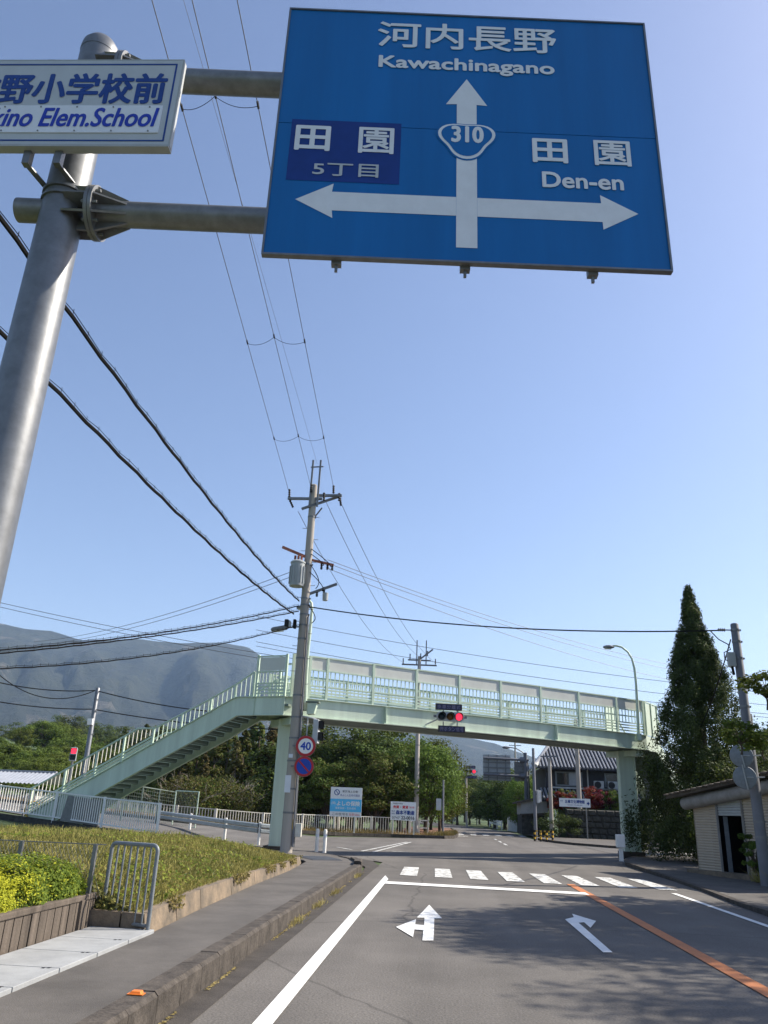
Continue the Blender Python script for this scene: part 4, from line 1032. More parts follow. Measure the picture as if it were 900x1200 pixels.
for k, (a, c) in enumerate(zip(st, ends)):
    a, c = Vector(a), Vector(c); d = c-a; far = a+d*2.1
    lab = ['leftmost of the three thin high wires above the white school sign', 'middle of the three thin high wires above the school sign', 'thin high wire running up behind the left edge of the blue sign'][k]
    hv.append(wire('overhead_wire', lab, a, far, .0, .0085, 'wire', HV)[1])
wire('overhead_wire', 'very thin pale wire running beside the middle high wire', (UX+.1, UY-.2, 14.1), tuple(Vector((UX+.1, UY-.2, 14.1)).lerp(Vector((-4.415, 8.69, 14.0)), 2.1)), 0, .004, 'wire', HV)
# spacers hanging between the three wires
for k, yy in enumerate((10.064, 17.393, 22.989)):
    q = []
    for P in hv:
        u = (yy-P[0].y)/(P[-1].y-P[0].y); q.append(P[0].lerp(P[-1], u))
    t = thing('wire_spacer', ['nearest looped spacer cord linking the three high wires, beside the school sign', 'middle looped spacer cord linking the three high wires', 'looped spacer cord on the high wires just above the transformer pole'][k], 'wire spacer', q[1], 0, 'looped spacer cords on the high wires')
    for a, c in ((q[0], q[1]), (q[1], q[2])):
        mb = MB(); mb.tube(sagline(a-Vector((0, 0, .03)), c-Vector((0, 0, .03)), .13, 10), .006, 5); part('cord', mb, M['cable'], t, world=True)
    for a in q: mb = MB(); mb.tube([a+Vector((0, -.06, .02)), a+Vector((0, .06, -.02))], .022, 6); part('clamp', mb, M['black'], t, world=True)
def thru(a, b, k): a, b = Vector(a), Vector(b); return tuple(a.lerp(b, k))
wire('overhead_cable', 'upper thick black bundled cable sweeping from top left down to the utility pole', (UX-.2, UY-.15, 8.62), thru((UX-.2, UY-.15, 8.62), (-4.262, 5.515, 7.0), 1.25), .42, .026, 'cable', None, 6, .035, 'overhead cable')
wire('overhead_cable', 'lower thick black bundled cable with loops sweeping from the left edge to the pole', (UX-.35, UY-.2, 8.12), thru((UX-.35, UY-.2, 8.12), (-5.238, 7.32, 6.9), 1.25), .36, .028, 'cable', None, 6, .035, 'overhead cable')
LW = 'cables running left from the utility pole across the mountain'
for k, (z0, px, sg) in enumerate(((8.45, ((-11.923, 20.0, 5.458)), .35), (8.25, ((-11.887, 20.0, 5.298)), .25), (7.72, ((-11.836, 20.0, 5.069)), .5))):
    wire('overhead_cable', ['highest of the three cables leaving the utility pole to the left', 'middle cable leaving the utility pole to the left edge', 'lowest cable leaving the utility pole leftward past the small lamp'][k], (UX-.2, UY-.1, z0), thru((UX-.2, UY-.1, z0), px, 1.3), sg, .022 if k < 2 else .02, 'cable', LW, 6, .02, 'overhead cable')
FW = 'pale far wires crossing the sky'
wire('overhead_wire', 'upper of two pale far wires slanting down over the mountain ridge at left', (-41.142, 60.0, 17.272), (-11.608, 60.0, 12.343), .3, .022, 'wire', FW)
wire('overhead_wire', 'lower of two pale far wires slanting down over the mountain ridge at left', (-41.051, 60.0, 16.908), (-11.576, 60.0, 11.945), .3, .022, 'wire', FW)
wire('overhead_wire', 'upper of two pale wires rising from the mountain ridge to the transformer', (-27.417, 50.0, 11.245), (UX-.3, UY, 9.9), .5, .012, 'wire', FW)
wire('overhead_wire', 'lower of two pale wires rising from the mountain ridge to the transformer', (-27.369, 50.0, 11.016), (UX-.3, UY, 9.7), .5, .012, 'wire', FW)
ORD_ = ['top', 'second', 'third', 'lowest']
RW = 'thin far wires sloping down to the right behind the conifer'
for k, (a, c, sg) in enumerate((((-4.757, 30.0, 11.032), (28.527, 62.0, 11.914), 1.2), ((-4.748, 30.0, 10.886), (28.467, 62.0, 11.528), 1.2), ((-4.734, 30.0, 10.669), (28.347, 62.0, 10.76), 1.3))):
    wire('overhead_wire', ORD_[k]+' thin wire sloping from the transformer down behind the conifer top', a, c, sg, .012, 'wire', RW)
for k, (a, c) in enumerate((((-15.48, 62.0, 16.132), (28.347, 62.0, 10.76)), ((-15.368, 62.0, 14.993), (28.209, 62.0, 9.874)), ((-15.271, 62.0, 14.008), (28.111, 62.0, 9.246)), ((-15.236, 62.0, 13.659), (28.072, 62.0, 8.997)))):
    wire('overhead_wire', ORD_[k]+' nearly level pale wire above the footbridge counting downward', a, c, .6, .02, 'wire', 'level far wires above the footbridge')
wire('overhead_cable', 'single dark cable crossing from the transformer pole to the grey pole at right', (UX+.2, UY-.1, 8.42), (8.4, 23.7, 7.03), .33, .022, 'cable', None, 6, 0, 'overhead cable')
wire('overhead_cable', 'short black drop cable slanting from the grey pole into the conifer', (8.55, 23.7, 6.75), (10.353, 33.0, 5.262), .15, .02, 'cable', None, 6, 0, 'overhead cable')
mb = MB(); mb.tube([(8.0, 23.72, 7.0), (8.2, 23.7, 6.75), (8.45, 23.68, 6.6), (8.5, 23.66, 6.45), (8.3, 23.66, 6.35), (8.3, 23.66, 6.15), (8.48, 23.68, 6.05)], .016, 6)
tag(part('cable_loop', mb, M['cable']), 'black looped service cable hanging beside the white box on the grey pole', 'cable')
for k, (x0, x1) in enumerate(((391, 490), (383, 483), (372, 478))):
    wire('overhead_wire', ['right', 'middle', 'left'][k]+' one of three thin wires descending from the transformer pole to the far pole', (UX+(.95, .35, -.6)[k], UY+.3, (12.9, 12.95, 12.3)[k]), (-1.81+(1.2, .1, -1.2)[k], 58.1, (11.95, 12.3, 11.95)[k]), .9, .011, 'wire', 'three thin wires between the two utility poles')
SWG = 'cables slung between the silver pole and the stairs'
tp = (-20.801, 46.0, 7.64); tq = (-20.764, 46.0, 6.54)
wire('overhead_cable', 'upper dark cable sagging right from the silver pole toward the stairs', tp, (-8.982, 44.0, 6.325), .35, .03, 'cable', SWG, 5, 0, 'overhead cable')
wire('overhead_cable', 'upper dark cable running left from the silver pole to the photo edge', tp, (-26.612, 42.0, 7.839), .35, .03, 'cable', SWG, 5, 0, 'overhead cable')
wire('overhead_cable', 'lower dark cable running left from the silver pole to the photo edge', tq, (-26.319, 42.0, 6.629), .2, .03, 'cable', SWG, 5, 0, 'overhead cable')
wire('overhead_cable', 'lower dark cable running right from the silver pole behind the stairs', tq, (-8.914, 44.0, 5.543), .2, .03, 'cable', SWG, 5, 0, 'overhead cable')
wire('overhead_cable', 'dark cable dropping steeply from the left edge to the silver pole', (-25.831, 40.0, 9.549), tp, 1.6, .026, 'cable', SWG, 5, 0, 'overhead cable')

# ------------------------------------------------------------------ signs on and near the utility pole
def disc(t, r_, y, m, name, par, n=32, z=0):
    mb = MB(); mb.lathe([(r_, y), (r_, y-.004)], (0, 0, z), n, 'Y'); return part(name, mb, M[m], par)
sx = UX+.45
s40 = thing('speed_limit_sign', 'round white sign with a red ring and blue 40 on the utility pole', 'road sign', (sx, UY-.28, 3.53), R_(6))
disc(s40, .345, .01, 'galvd', 'back_plate', s40); disc(s40, .335, 0, 'redsign', 'ring', s40); disc(s40, .25, -.005, 'bwhite', 'face', s40)
text('40', M['noblue'], s40, (0, -.012, 0), .36, .27, bold=.035)
mb = MB(); mb.box((-.2, .06, 0), (.5, .05, .06)); part('bracket', mb, M['galvd'], s40)
snp = thing('no_parking_sign', 'round blue sign with a red ring and diagonal bar below the 40 sign', 'road sign', (sx-.01, UY-.28, 2.87), R_(6))
disc(snp, .335, .01, 'galvd', 'back_plate', snp); disc(snp, .325, 0, 'redsign', 'ring', snp); disc(snp, .25, -.005, 'noblue', 'face', snp)
mb = MB(); mb.bar((-.17, -.013, .17), (.17, -.013, -.17), .008, .055); part('diagonal_bar', mb, M['redsign'], snp)
mb = MB(); mb.box((-.2, .06, 0), (.5, .05, .06)); part('bracket', mb, M['galvd'], snp)
def ped_signal(label, loc, rz, k=1.0, lit=True, arm=None):
    t = thing('pedestrian_signal', label, 'pedestrian light', loc, rz)
    part('housing', MB().box((0, 0, 0), (.42*k, .2*k, .84*k)), M['signal'], t, bevel=.025*k)
    for z, m in ((.2, 'redlamp' if lit else 'black'), (-.2, 'greenlens')):
        l = part('lens', MB().box((0, -.105*k, z*k), (.3*k, .02*k, .3*k)), M[m], t)
        h_ = MB(); h_.box((0, -.19*k, (z+.17)*k), (.36*k, .18*k, .012*k)); h_.box((-.175*k, -.17*k, (z+.03)*k), (.012*k, .14*k, .27*k)); h_.box((.175*k, -.17*k, (z+.03)*k), (.012*k, .14*k, .27*k)); part('hood', h_, M['black'], l)
    return t
ps = ped_signal('grey pedestrian light seen from its side above the 40 sign', (UX+.72, UY+.1, 4.05), R_(88), .95, False)
mb = MB(); mb.tube([(UX+.15, UY, 4.55), (UX+.55, UY+.05, 4.5), (UX+.72, UY+.1, 4.45)], .03, 6); mb.tube([(UX+.4, UY+.05, 3.85), (UX+.4, UY+.05, 4.5)], .025, 6); part('arm', mb, M['signal'], ps, world=True)
cg = thing('signal_control_box', 'green-grey cone-shaped lantern housing under the lamp mast beside the utility pole', 'signal box', (UX+.5, UY+.2, 4.62))
mb = MB(); mb.prism([(-.17, -.15, .40), (.19, -.15, .40), (.10, -.15, .02), (-.15, -.15, 0)], (0, .3, 0)); part('housing', mb, M['greenr'], cg, bevel=.02)
mb = MB(); mb.box((.02, 0, .43), (.46, .36, .05)); part('lid', mb, M['greend'], cg)
pl = ped_signal('pedestrian light glowing red beyond the stairs below the silver pole', (-19.617, 42.0, 3.737), R_(20), .82, True)
mb = MB(); mb.tube([(.0, .15, -3.5), (.0, .15, .4)], .06, 8); part('post', mb, M['galvd'], pl)
pp = ped_signal('white-backed pedestrian light on the slim dark pole near the house', (7.0, 60.5, 2.95), R_(105), .95, False)
mb = MB(); mb.box((0, .12, 0), (.5, .02, .9)); part('back_plate', mb, M['whitepaint'], pp)
for k, (x, y) in enumerate(((-4.50, 30.3), (-4.16, 29.9))):
    t = thing('bollard', ['left one of the pair of slim white bollards beside the utility pole', 'right one of the pair of slim white bollards beside the utility pole'][k], 'bollard', (x, y, .1), 0, 'white bollards at the pavement corner')
    mb = MB(); mb.lathe([(.065, 0), (.065, .72), (.05, .77), (.001, .78)], (0, 0, 0), 14); part('post', mb, M['whitepaint'], t, smooth=True)
    mb = MB(); mb.lathe([(.067, .5), (.067, .6)], (0, 0, 0), 14); part('reflective_band', mb, M['label'], t)


# ------------------------------------------------------------------ railings on the left
def bar_fence(name, label, P, hgt, gap, m, pw=.07, bw=.022, post_every=None, post_m=None, low=.12, cat='railing', posts=True):
    t = thing(name, label, cat, (P[0][0], P[0][1], P[0][2]))
    bm_ = MB().tube([(0, 0, low), (0, 0, hgt-.02)], bw*.5, 8).mesh('baluster'); bm_.materials.append(M[m])
    off = FR[t].inverted(); nb = 0
    for i in range(len(P)-1):
        a, c = Vector(P[i]), Vector(P[i+1]); d = c-a; Lh = Vector((d.x, d.y)).length; az = math.atan2(d.y, d.x)
        for z in (hgt, low):
            mb = MB(); mb.bar(a+Vector((0, 0, z)), c+Vector((0, 0, z)), .05, .045); part('rail', mb, M[m], t, world=True)
        n = int(Lh/gap)
        for k in range(n):
            p = a+d*((k+.5)/n); inst('baluster', bm_, t, off @ p, (0, 0, az))
    for p in P:
        if posts:
            mb = MB(); mb.box((p[0], p[1], p[2]+(hgt+.04)/2-.05), (pw, pw, hgt+.14)); part('post', mb, M[post_m or m], t, world=True, bevel=.008)
    return t
q0 = (-9.443, 27.307, 0.5); q1 = (-12.199, 29.284, 0.62); q2 = (-14.73, 30.784, 0.75); q3 = (-17.535, 31.611, 0.93); q4 = (-23.321, 37.138, 1.08)
bar_fence('white_railing', 'white vertical-bar steel railing on the edge of the side road by the grass', [q0, q1, q2, q3, q4], 1.0, .13, 'whitepaint', .08, .036, low=.12)
rw = thing('shade_strip', 'dark strip standing in for the shade beneath the white vertical-bar railing', 'low wall', q0)
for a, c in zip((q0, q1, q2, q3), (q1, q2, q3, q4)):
    mb = MB(); mb.bar((a[0], a[1]+.05, a[2]-.42), (c[0], c[1]+.05, c[2]-.42), .18, .84); part('wall_block', mb, M['stone'], rw, world=True)  # dark blocks added under the railing in place of a band of shade
pn = thing('site_panel', 'pale grey flat panel standing behind the white railing', 'panel', (-13.662, 30.2, 0.5))
mb = MB(); mb.prism([(-14.186, 30.2, 0.762), (-12.72, 30.2, 0.642), (-12.777, 30.2, 1.53), (-14.028, 30.2, 1.664)], (0, .05, 0)); part('sheet', mb, M['galvd'], pn, world=True)
mb = MB(); mb.bar((-12.849, 30.35, 0.635), (-12.879, 30.35, 1.558), .06, .06); part('post', mb, M['galvd'], pn, world=True)
hp = thing('hose_reel', 'yellow ring-shaped hose hanging behind the white railing at far left', 'hose', (-15.796, 31.2, 0.966))
mb = MB(); c0 = Vector((-15.822, 31.2, 1.088))
mb.tube([c0+Vector((.30*math.cos(a*.3), .0, .30*math.sin(a*.3))) for a in range(0, 22)], .022, 6); part('hose', mb, M['yellow'], hp, world=True, smooth=True)
mb = MB(); mb.bar(c0+Vector((-.4, .1, -.5)), c0+Vector((-.4, .1, .5)), .05, .05); mb.bar(c0+Vector((-.5, .1, .0)), c0+Vector((.5, .1, .0)), .05, .05); part('stand', mb, M['poleg'], hp, world=True)
# shed roof peeping over
sh = thing('shed', 'low shed with a ribbed grey sheet roof behind the white railing at far left', 'shed', (-25.748, 48.0, 1.0))
a, c = Vector((-29.97, 48.0, 2.395)), Vector((-24.215, 48.0, 2.259))
mb = MB(); mb.box(((a.x+c.x)/2, 50, 1.0), (c.x-a.x-.4, 3.6, a.z*.5)); part('wall', mb, M['wall'], sh, world=True)
n = 22; mb = MB()
for i in range(n):
    x0 = a.x+(c.x-a.x)*i/n; x1 = a.x+(c.x-a.x)*(i+1)/n; xm = (x0+x1)/2
    z0, z1 = a.z, a.z+.75
    mb.add([(x0, 48, z0-.15), (xm, 48, z0-.08), (x1, 48, z0-.15), (x0, 50, z1-.15), (xm, 50, z1-.08), (x1, 50, z1-.15), (x0, 52.4, z0-.1), (xm, 52.4, z0-.04), (x1, 52.4, z0-.1)], [(0, 1, 4, 3), (1, 2, 5, 4), (3, 4, 7, 6), (4, 5, 8, 7)])
part('roof', mb, M['shed'], sh, world=True, fix=False)
mb = MB(); mb.bar((a.x, 49.97, a.z+.64), (c.x, 49.97, a.z+.64), .25, .08); part('ridge_cap', mb, M['shed'], sh, world=True)

# guardrail
gl = thing('guardrail', 'grey double-beam guardrail along the side road under the stairs', 'guardrail', (-7.338, 33.467, 0.2))
GP = [(-6.061, 34.513, 0.12), (-7.338, 33.467, 0.2), (-9.12, 34.873, 0.28), (-12.139, 39.731, 0.33), (-14.684, 42.501, 0.42)]
def pg(k, z): p = GP[k]; return (p[0], p[1], p[2]+z)
for k in range(1, 5):
    mb = MB(); mb.lathe([(.06, -.1), (.06, .74), (.001, .76)], GP[k], 10); part('post', mb, M['whitepaint'], gl, world=True, smooth=True)
for k in range(4):
    for z in (.62, .42):
        a, c = Vector(pg(k, z)), Vector(pg(k+1, z)); d = (c-a).normalized(); nrm = Vector((d.y, -d.x, 0)).normalized()
        if nrm.y > 0: nrm = -nrm
        mb = MB(); vs = []
        for p in (a, c):
            for dn, dz in ((.06, .085), (.12, .05), (.12, -.05), (.06, -.085)): vs.append(p+nrm*dn+Vector((0, 0, dz)))
        mb.add(vs, [(0, 1, 5, 4), (1, 2, 6, 5), (2, 3, 7, 6)]); mb.bar(a+nrm*.05, c+nrm*.05, .02, .17); part('beam', mb, M['rail'], gl, world=True, fix=False)
# green mesh fences by the stairs
gm = thing('mesh_gate', 'pale green framed mesh gate panel standing beside the guardrail', 'gate', (-14.256, 43.31, 0.3))
g0, g1 = Vector((-13.784, 42.028, 0.3)), Vector((-12.453, 41.622, 0.28))
for p in (g0, g1): mb = MB(); mb.bar(p-Vector((0, 0, .1)), p+Vector((0, 0, 1.85)), .05, .05); part('post', mb, M['greenr'], gm, world=True)
for z in (1.83, .12): mb = MB(); mb.bar(g0+Vector((0, 0, z)), g1+Vector((0, 0, z)), .05, .05); part('rail', mb, M['greenr'], gm, world=True)
def netting(a, c, z0, z1, st, r_):
    mb = MB(); d = c-a; n = int(d.length/st); m_ = int((z1-z0)/st)
    for i in range(1, n): p = a+d*(i/n); mb.bar(p+Vector((0, 0, z0)), p+Vector((0, 0, z1)), r_, r_)
    for j in range(1, m_): z = z0+(z1-z0)*j/m_; mb.bar(a+Vector((0, 0, z)), c+Vector((0, 0, z)), r_, r_)
    return mb
part('wire_mesh', netting(g0, g1, .12, 1.83, .09, .007), M['greend'], gm, world=True, kind='stuff')
gf = thing('mesh_fence', 'long dark green wire mesh fence running beneath the left stairs', 'wire fence', (-19.134, 47.203, 0.5))
f0, f1 = Vector((-16.514, 37.242, 0.75)), Vector((-14.141, 43.08, 0.35))
for k in range(5):
    p = f0.lerp(f1, k/5); mb = MB(); mb.bar(p-Vector((0, 0, .2)), p+Vector((0, 0, 1.75)), .05, .05); part('post', mb, M['greend'], gf, world=True)
mb = MB(); mb.bar(f0+Vector((0, 0, 1.72)), f1+Vector((0, 0, 1.72)), .04, .04); part('rail', mb, M['greend'], gf, world=True)
part('wire_mesh', netting(f0, f1, .05, 1.72, .16, .008), M['greend'], gf, world=True, kind='stuff')

# ------------------------------------------------------------------ far white fence, billboards, corner
FP = [(-24.0, 46.4, .62), (-18.5, 46.4, .5), (-15.1, 46.6, .32), (-13.0, 47.2, .22), (-10.6, 49.0, .1), (-8.6, 51.2, .1), (-6.6, 53.2, .1), (-4.6, 54.6, .1), (-2.1, 55.4, .1)]
bar_fence('white_fence', 'long cream-white bar fence along the far side of the junction below the billboards', FP, 1.05, .165, 'beige', .13, .045, low=.1)
kerbl = [(-30, 45.0), (-18, 44.7), (-13.9, 45.0), (-11, 47.0), (-8.7, 49.6), (-5.6, 52.4), (-3, 54.0), (.1, 54.9), (.75, 56.2), (.95, 58.5), (1.2, 64.4), (1.15, 75), (.95, 86)]
mb = MB()
V = [(x, y, float(H(x, y))+.13) for x, y in kerbl]; W_ = []
for i, (x, y) in enumerate(kerbl):
    a = kerbl[max(0, i-1)]; c = kerbl[min(len(kerbl)-1, i+1)]; d = Vector((c[0]-a[0], c[1]-a[1])).normalized(); W_.append((x-d.y*4.5, y+d.x*4.5, float(H(x, y))+.13))
n = len(V); mb.add(V+W_, [(i, i+1, n+i+1, n+i) for i in range(n-1)]); vg = struct('verge', mb, M['rust'], fix=False)
for i in range(n-1):
    a, c = Vector(V[i]), Vector(V[i+1]); k_ = max(1, round((c-a).length/1.6))
    for j in range(min(k_, 8)):
        p, q = a.lerp(c, j/k_), a.lerp(c, (j+1)/k_); d = (q-p).normalized()
        mb = MB(); mb.bar(p+d*.01-Vector((0, 0, .05)), q-d*.01-Vector((0, 0, .05)), .16, .2); part('kerb_stone', mb, M['kerb'], vg)
r = rng(31); n = 9000; k = r.integers(0, len(kerbl)-3, n); u = r.random(n)
kx = np.array([p[0] for p in kerbl]); ky = np.array([p[1] for p in kerbl])
x = kx[k]+(kx[k+1]-kx[k])*u; y = ky[k]+(ky[k+1]-ky[k])*u+.15+r.random(n)**2*2.2; x = x-r.random(n)*.5
cl = vnoise(x*.8, y*.8, 5) > .42
part('verge_weeds', blades('verge_weeds', x[cl], y[cl], H(x[cl], y[cl])+.13, .08, .34, .03, M['grass'], 12, .5), None, kind='stuff', fix=False)
part('dry_grass', blades('dry_grass', x[~cl], y[~cl], H(x[~cl], y[~cl])+.13, .04, .2, .03, M['dry'], 13, .7), None, kind='stuff', fix=False)

def board(label, TL, BR, y, rz, posts):
    "upright board; corners by plan position"
    x0, z1 = TL; x1, z0 = BR
    t = thing('billboard', label, 'billboard', (x0, y, z0), rz); W, Hh = (x1-x0)/math.cos(rz), z1-z0
    part('panel', MB().box((W/2, .03, Hh/2), (W, .05, Hh)), M['bwhite'], t)
    for u in posts: mb = MB(); mb.bar((u*W, .09, -z0+.05), (u*W, .09, Hh*.9), .09, .09); part('post', mb, M['beige'], t)
    return t, W, Hh
b1, W, Hh = board('taller billboard with a cyan middle band advertising insurance above the white fence', (-7.117, 2.864), (-5.103, 1.105), 52.5, R_(0), (.15, .8))
flat('cyan_band', rect(0, Hh*.17, W, Hh*.60), M['cyan'], b1, -.001)
text('よしの保険', M['bwhite'], b1, (W*.58, -.004, Hh*.45), W*.74, Hh*.17, bold=.03)
text('(株)', M['bwhite'], b1, (W*.11, -.004, Hh*.45), W*.14, Hh*.12)
text('損害保険・生命保険', M['bwhite'], b1, (W*.5, -.004, Hh*.29), W*.66, Hh*.08)
text('東京海上日動', M['dark'], b1, (W*.62, -.004, Hh*.86), W*.5, Hh*.08)
text('あんしん生命代理店', M['navy'], b1, (W*.62, -.004, Hh*.73), W*.62, Hh*.08)
text('この信号を', M['dark'], b1, (W*.34, -.004, Hh*.085), W*.5, Hh*.09)
text('左折50m', M['redprint'], b1, (W*.78, -.004, Hh*.085), W*.34, Hh*.09)
P = [(W*.2+W*.09*math.cos(a/24*6.283), Hh*.82+W*.09*math.sin(a/24*6.283)) for a in range(24)]
lo_ = flat('emblem', P, M['navy'], b1, -.004); P2 = [(W*.2+W*.06*math.cos(a/24*6.283), Hh*.82+W*.07*math.sin(a/24*6.283)) for a in range(24)]; flat('emblem_field', P2, M['bwhite'], lo_, -.006)
mb = MB(); mb.bar((W*.17, -.008, Hh*.88), (W*.24, -.008, Hh*.76), .004, .04); part('emblem_stroke', mb, M['navy'], lo_)
b2, W, Hh = board('smaller white billboard with red and blue lettering beside the far pole', (-3.359, 2.153), (-1.707, 1.02), 54.3, R_(0), (.1, .93))
text('不動産の相談', M['dark'], b2, (W*.28, -.004, Hh*.90), W*.4, Hh*.08)
text('売買・賃貸', M['redprint'], b2, (W*.40, -.004, Hh*.71), W*.6, Hh*.17, bold=.03)
text('管理', M['redprint'], b2, (W*.84, -.004, Hh*.71), W*.2, Hh*.1)
text('森本不動産', M['navy'], b2, (W*.58, -.004, Hh*.42), W*.74, Hh*.24, bold=.035)
text('株式', M['navy'], b2, (W*.11, -.004, Hh*.48), W*.14, Hh*.09); text('会社', M['navy'], b2, (W*.11, -.004, Hh*.35), W*.14, Hh*.09)
text('0747', M['dark'], b2, (W*.22, -.004, Hh*.13), W*.3, Hh*.13); text('22-0016', M['dark'], b2, (W*.69, -.004, Hh*.14), W*.52, Hh*.18, bold=.03)
ch = thing('bench_frame', 'white metal frame like a chair standing on the corner beside the far pole', 'frame', (-1.128, 53.955, 0.13))
c0 = Vector((-1.17, 55.874, 0.13))
for dx, dy, hh in ((-.35, 0, .95), (.25, 0, 1.05), (-.35, .5, .95), (.25, .5, 1.05)): mb = MB(); mb.bar(c0+Vector((dx, dy, 0)), c0+Vector((dx, dy, hh)), .06, .06); part('leg', mb, M['beige'], ch, world=True)
for z in (.45, .92):
    mb = MB(); mb.bar(c0+Vector((-.35, 0, z)), c0+Vector((.25, 0, z)), .06, .06); mb.bar(c0+Vector((-.35, .5, z)), c0+Vector((.25, .5, z)), .06, .06); mb.bar(c0+Vector((.25, 0, z)), c0+Vector((.25, .5, z)), .06, .06); part('rail', mb, M['beige'], ch, world=True)

# ------------------------------------------------------------------ far side of the junction
fs = thing('sign_post', 'far double-arm post holding a direction sign seen from behind', 'sign post', (7.7, 76.6, .1))
mb = MB(); mb.lathe([(.2, 0), (.16, 7.0), (.001, 7.03)], (0, 0, 0), 16); part('post', mb, M['poleg'], fs, smooth=True)
for z in (6.35, 4.9): mb = MB(); mb.tube([(.3, 0, z), (-3.9, 0, z+.06)], .11, 12); mb.tube([(-.1, 0, z), (-.5, 0, z)], .26, 12); part('arm', mb, M['poleg'], fs, smooth=True)
fd = thing('direction_sign', 'back of a far direction sign with grey stiffener rails beyond the footbridge', 'road sign', (3.787, 76.9, 4.566))
W, Hh = 2.549, 2.283
part('panel', MB().box((W/2, .1, Hh/2), (W, .03, Hh)), M['trans'], fd)
for k in range(3): part('mounting_rail', MB().box((W*(.2+.31*k), -.06, Hh/2), (.09, .1, Hh)), M['galv'], fd)
for k in range(5): part('stiffener', MB().box((W/2, .04, Hh*(.1+.2*k)), (W, .09, .1)), M['galvd'], fd)
f2 = thing('road_sign', 'small square sign seen from behind, next to the far sign post', 'road sign', (6.873, 77, 4.6))
part('panel', MB().box((.4, .1, .85), (1.15, .03, 1.7)), M['galvd'], f2)
for k in range(3): part('stiffener', MB().box((.4, .04, .3+.5*k), (1.15, .09, .09)), M['poleg'], f2)
mb = MB(); mb.box((.1, -.05, .9), (.08, .08, 2)); part('mounting_rail', mb, M['galv'], f2)
fl_ = thing('street_lamp', 'far grey street lamp with a curved arm above the sign seen from behind', 'street lamp', (8.05, 77.4, .1))
mb = MB(); mb.tube([(0, 0, 0), (0, 0, 3), (-.02, 0, 5.8), (-.12, 0, 6.5), (-.5, 0, 7.1), (-1.1, 0, 7.42), (-1.7, 0, 7.5)], [.10, .09, .07, .06, .055, .05, .05], 10); part('mast', mb, M['galvd'], fl_, smooth=True)
mb = MB(); mb.lathe([(.03, -.5), (.16, -.35), (.19, -.1), (.09, .25)], (0, 0, 0), 12, 'X'); mb.v = [(a-1.95, b, 7.48+c*.7) for a, b, c in mb.v]; part('lamp_head', mb, M['poleg'], fl_, smooth=True)
h2 = h_signal('traffic_signal', 'distant horizontal traffic light showing red beyond the footbridge', (3.363, 100.0, 6.385), R_(4), 1.25, ('歩車分離', '感応式'))
mb = MB(); mb.tube([(2.967, 100.6, 0.099), (2.863, 100.6, 6.992)], .13, 10); mb.tube([(2.863, 100.6, 6.793), (3.584, 100.4, 6.708)], .06, 8); part('post', mb, M['pole'], h2, world=True)
l2 = thing('street_lamp', 'distant thin street lamp by the far bend in the road', 'street lamp', (5.299, 127.39, 0.0))
mb = MB(); mb.tube([(0, 0, 0), (0, 0, 5.6), (.2, 0, 6.2), (.9, 0, 6.5)], .10, 8); part('mast', mb, M['galvd'], l2, smooth=True)
mb = MB(); mb.box((1.25, 0, 6.5), (.9, .35, .2)); part('lamp_head', mb, M['trans'], l2, bevel=.05)
ss_ = thing('banner_sign', 'narrow pale blue upright sign at the far bend under the trees', 'sign', (1.543, 125.324, 0.0))
part('panel', MB().box((0, 0, 2.1), (1.0, .1, 3.4)), M['label'], ss_); part('print', MB().box((0, -.055, 2.2), (.5, .02, 2.4)), M['cyan'], ss_)
part('post', MB().box((0, .1, .9), (.12, .1, 1.9)), M['galvd'], ss_)
ba = thing('barrier', 'small yellow and black striped barrier at the foot of the slim dark pole', 'barrier', (6.75, 58.2, .02), R_(-35))
for x in (-.45, .0, .45, .9):
    mb = MB()
    for k in range(5): part('stripe_band', MB().box((x, 0, .06+.14*k), (.11, .11, .14)), M['yellow' if (k+int(x*10)) % 2 else 'black'], ba)
for z in (.3, .64):
    for k in range(9): part('stripe_band', MB().box((-.40+k*.155, -.06, z), (.155, .05, .09)), M['yellow' if k % 2 else 'black'], ba)
ms = thing('museum_sign', 'white arrow signboard for a museum on a thin post before the house', 'sign', (11.0, 64.6, .1))
W = 2.35; part('panel', MB().box((-.85, -.08, 2.58), (W, .04, .62)), M['bwhite'], ms)
mb = MB(); mb.tube([(0, 0, 0), (0, 0, 2.95)], .05, 8); part('post', mb, M['galvd'], ms)
text('五條文化博物館', M['navy'], ms, (-.85, -.105, 2.66), 1.5, .26, bold=.03); text('GOJO MUSEUM', M['navy'], ms, (-.85, -.105, 2.40), 1.1, .1)
text('五條', M['navy'], ms, (-1.86, -.105, 2.7), .2, .12)
flat('arrow', [(.06, 2.5), (.06, 2.62), (.14, 2.62), (.14, 2.72), (.27, 2.56), (.14, 2.40), (.14, 2.5)], M['navy'], ms, -.105)

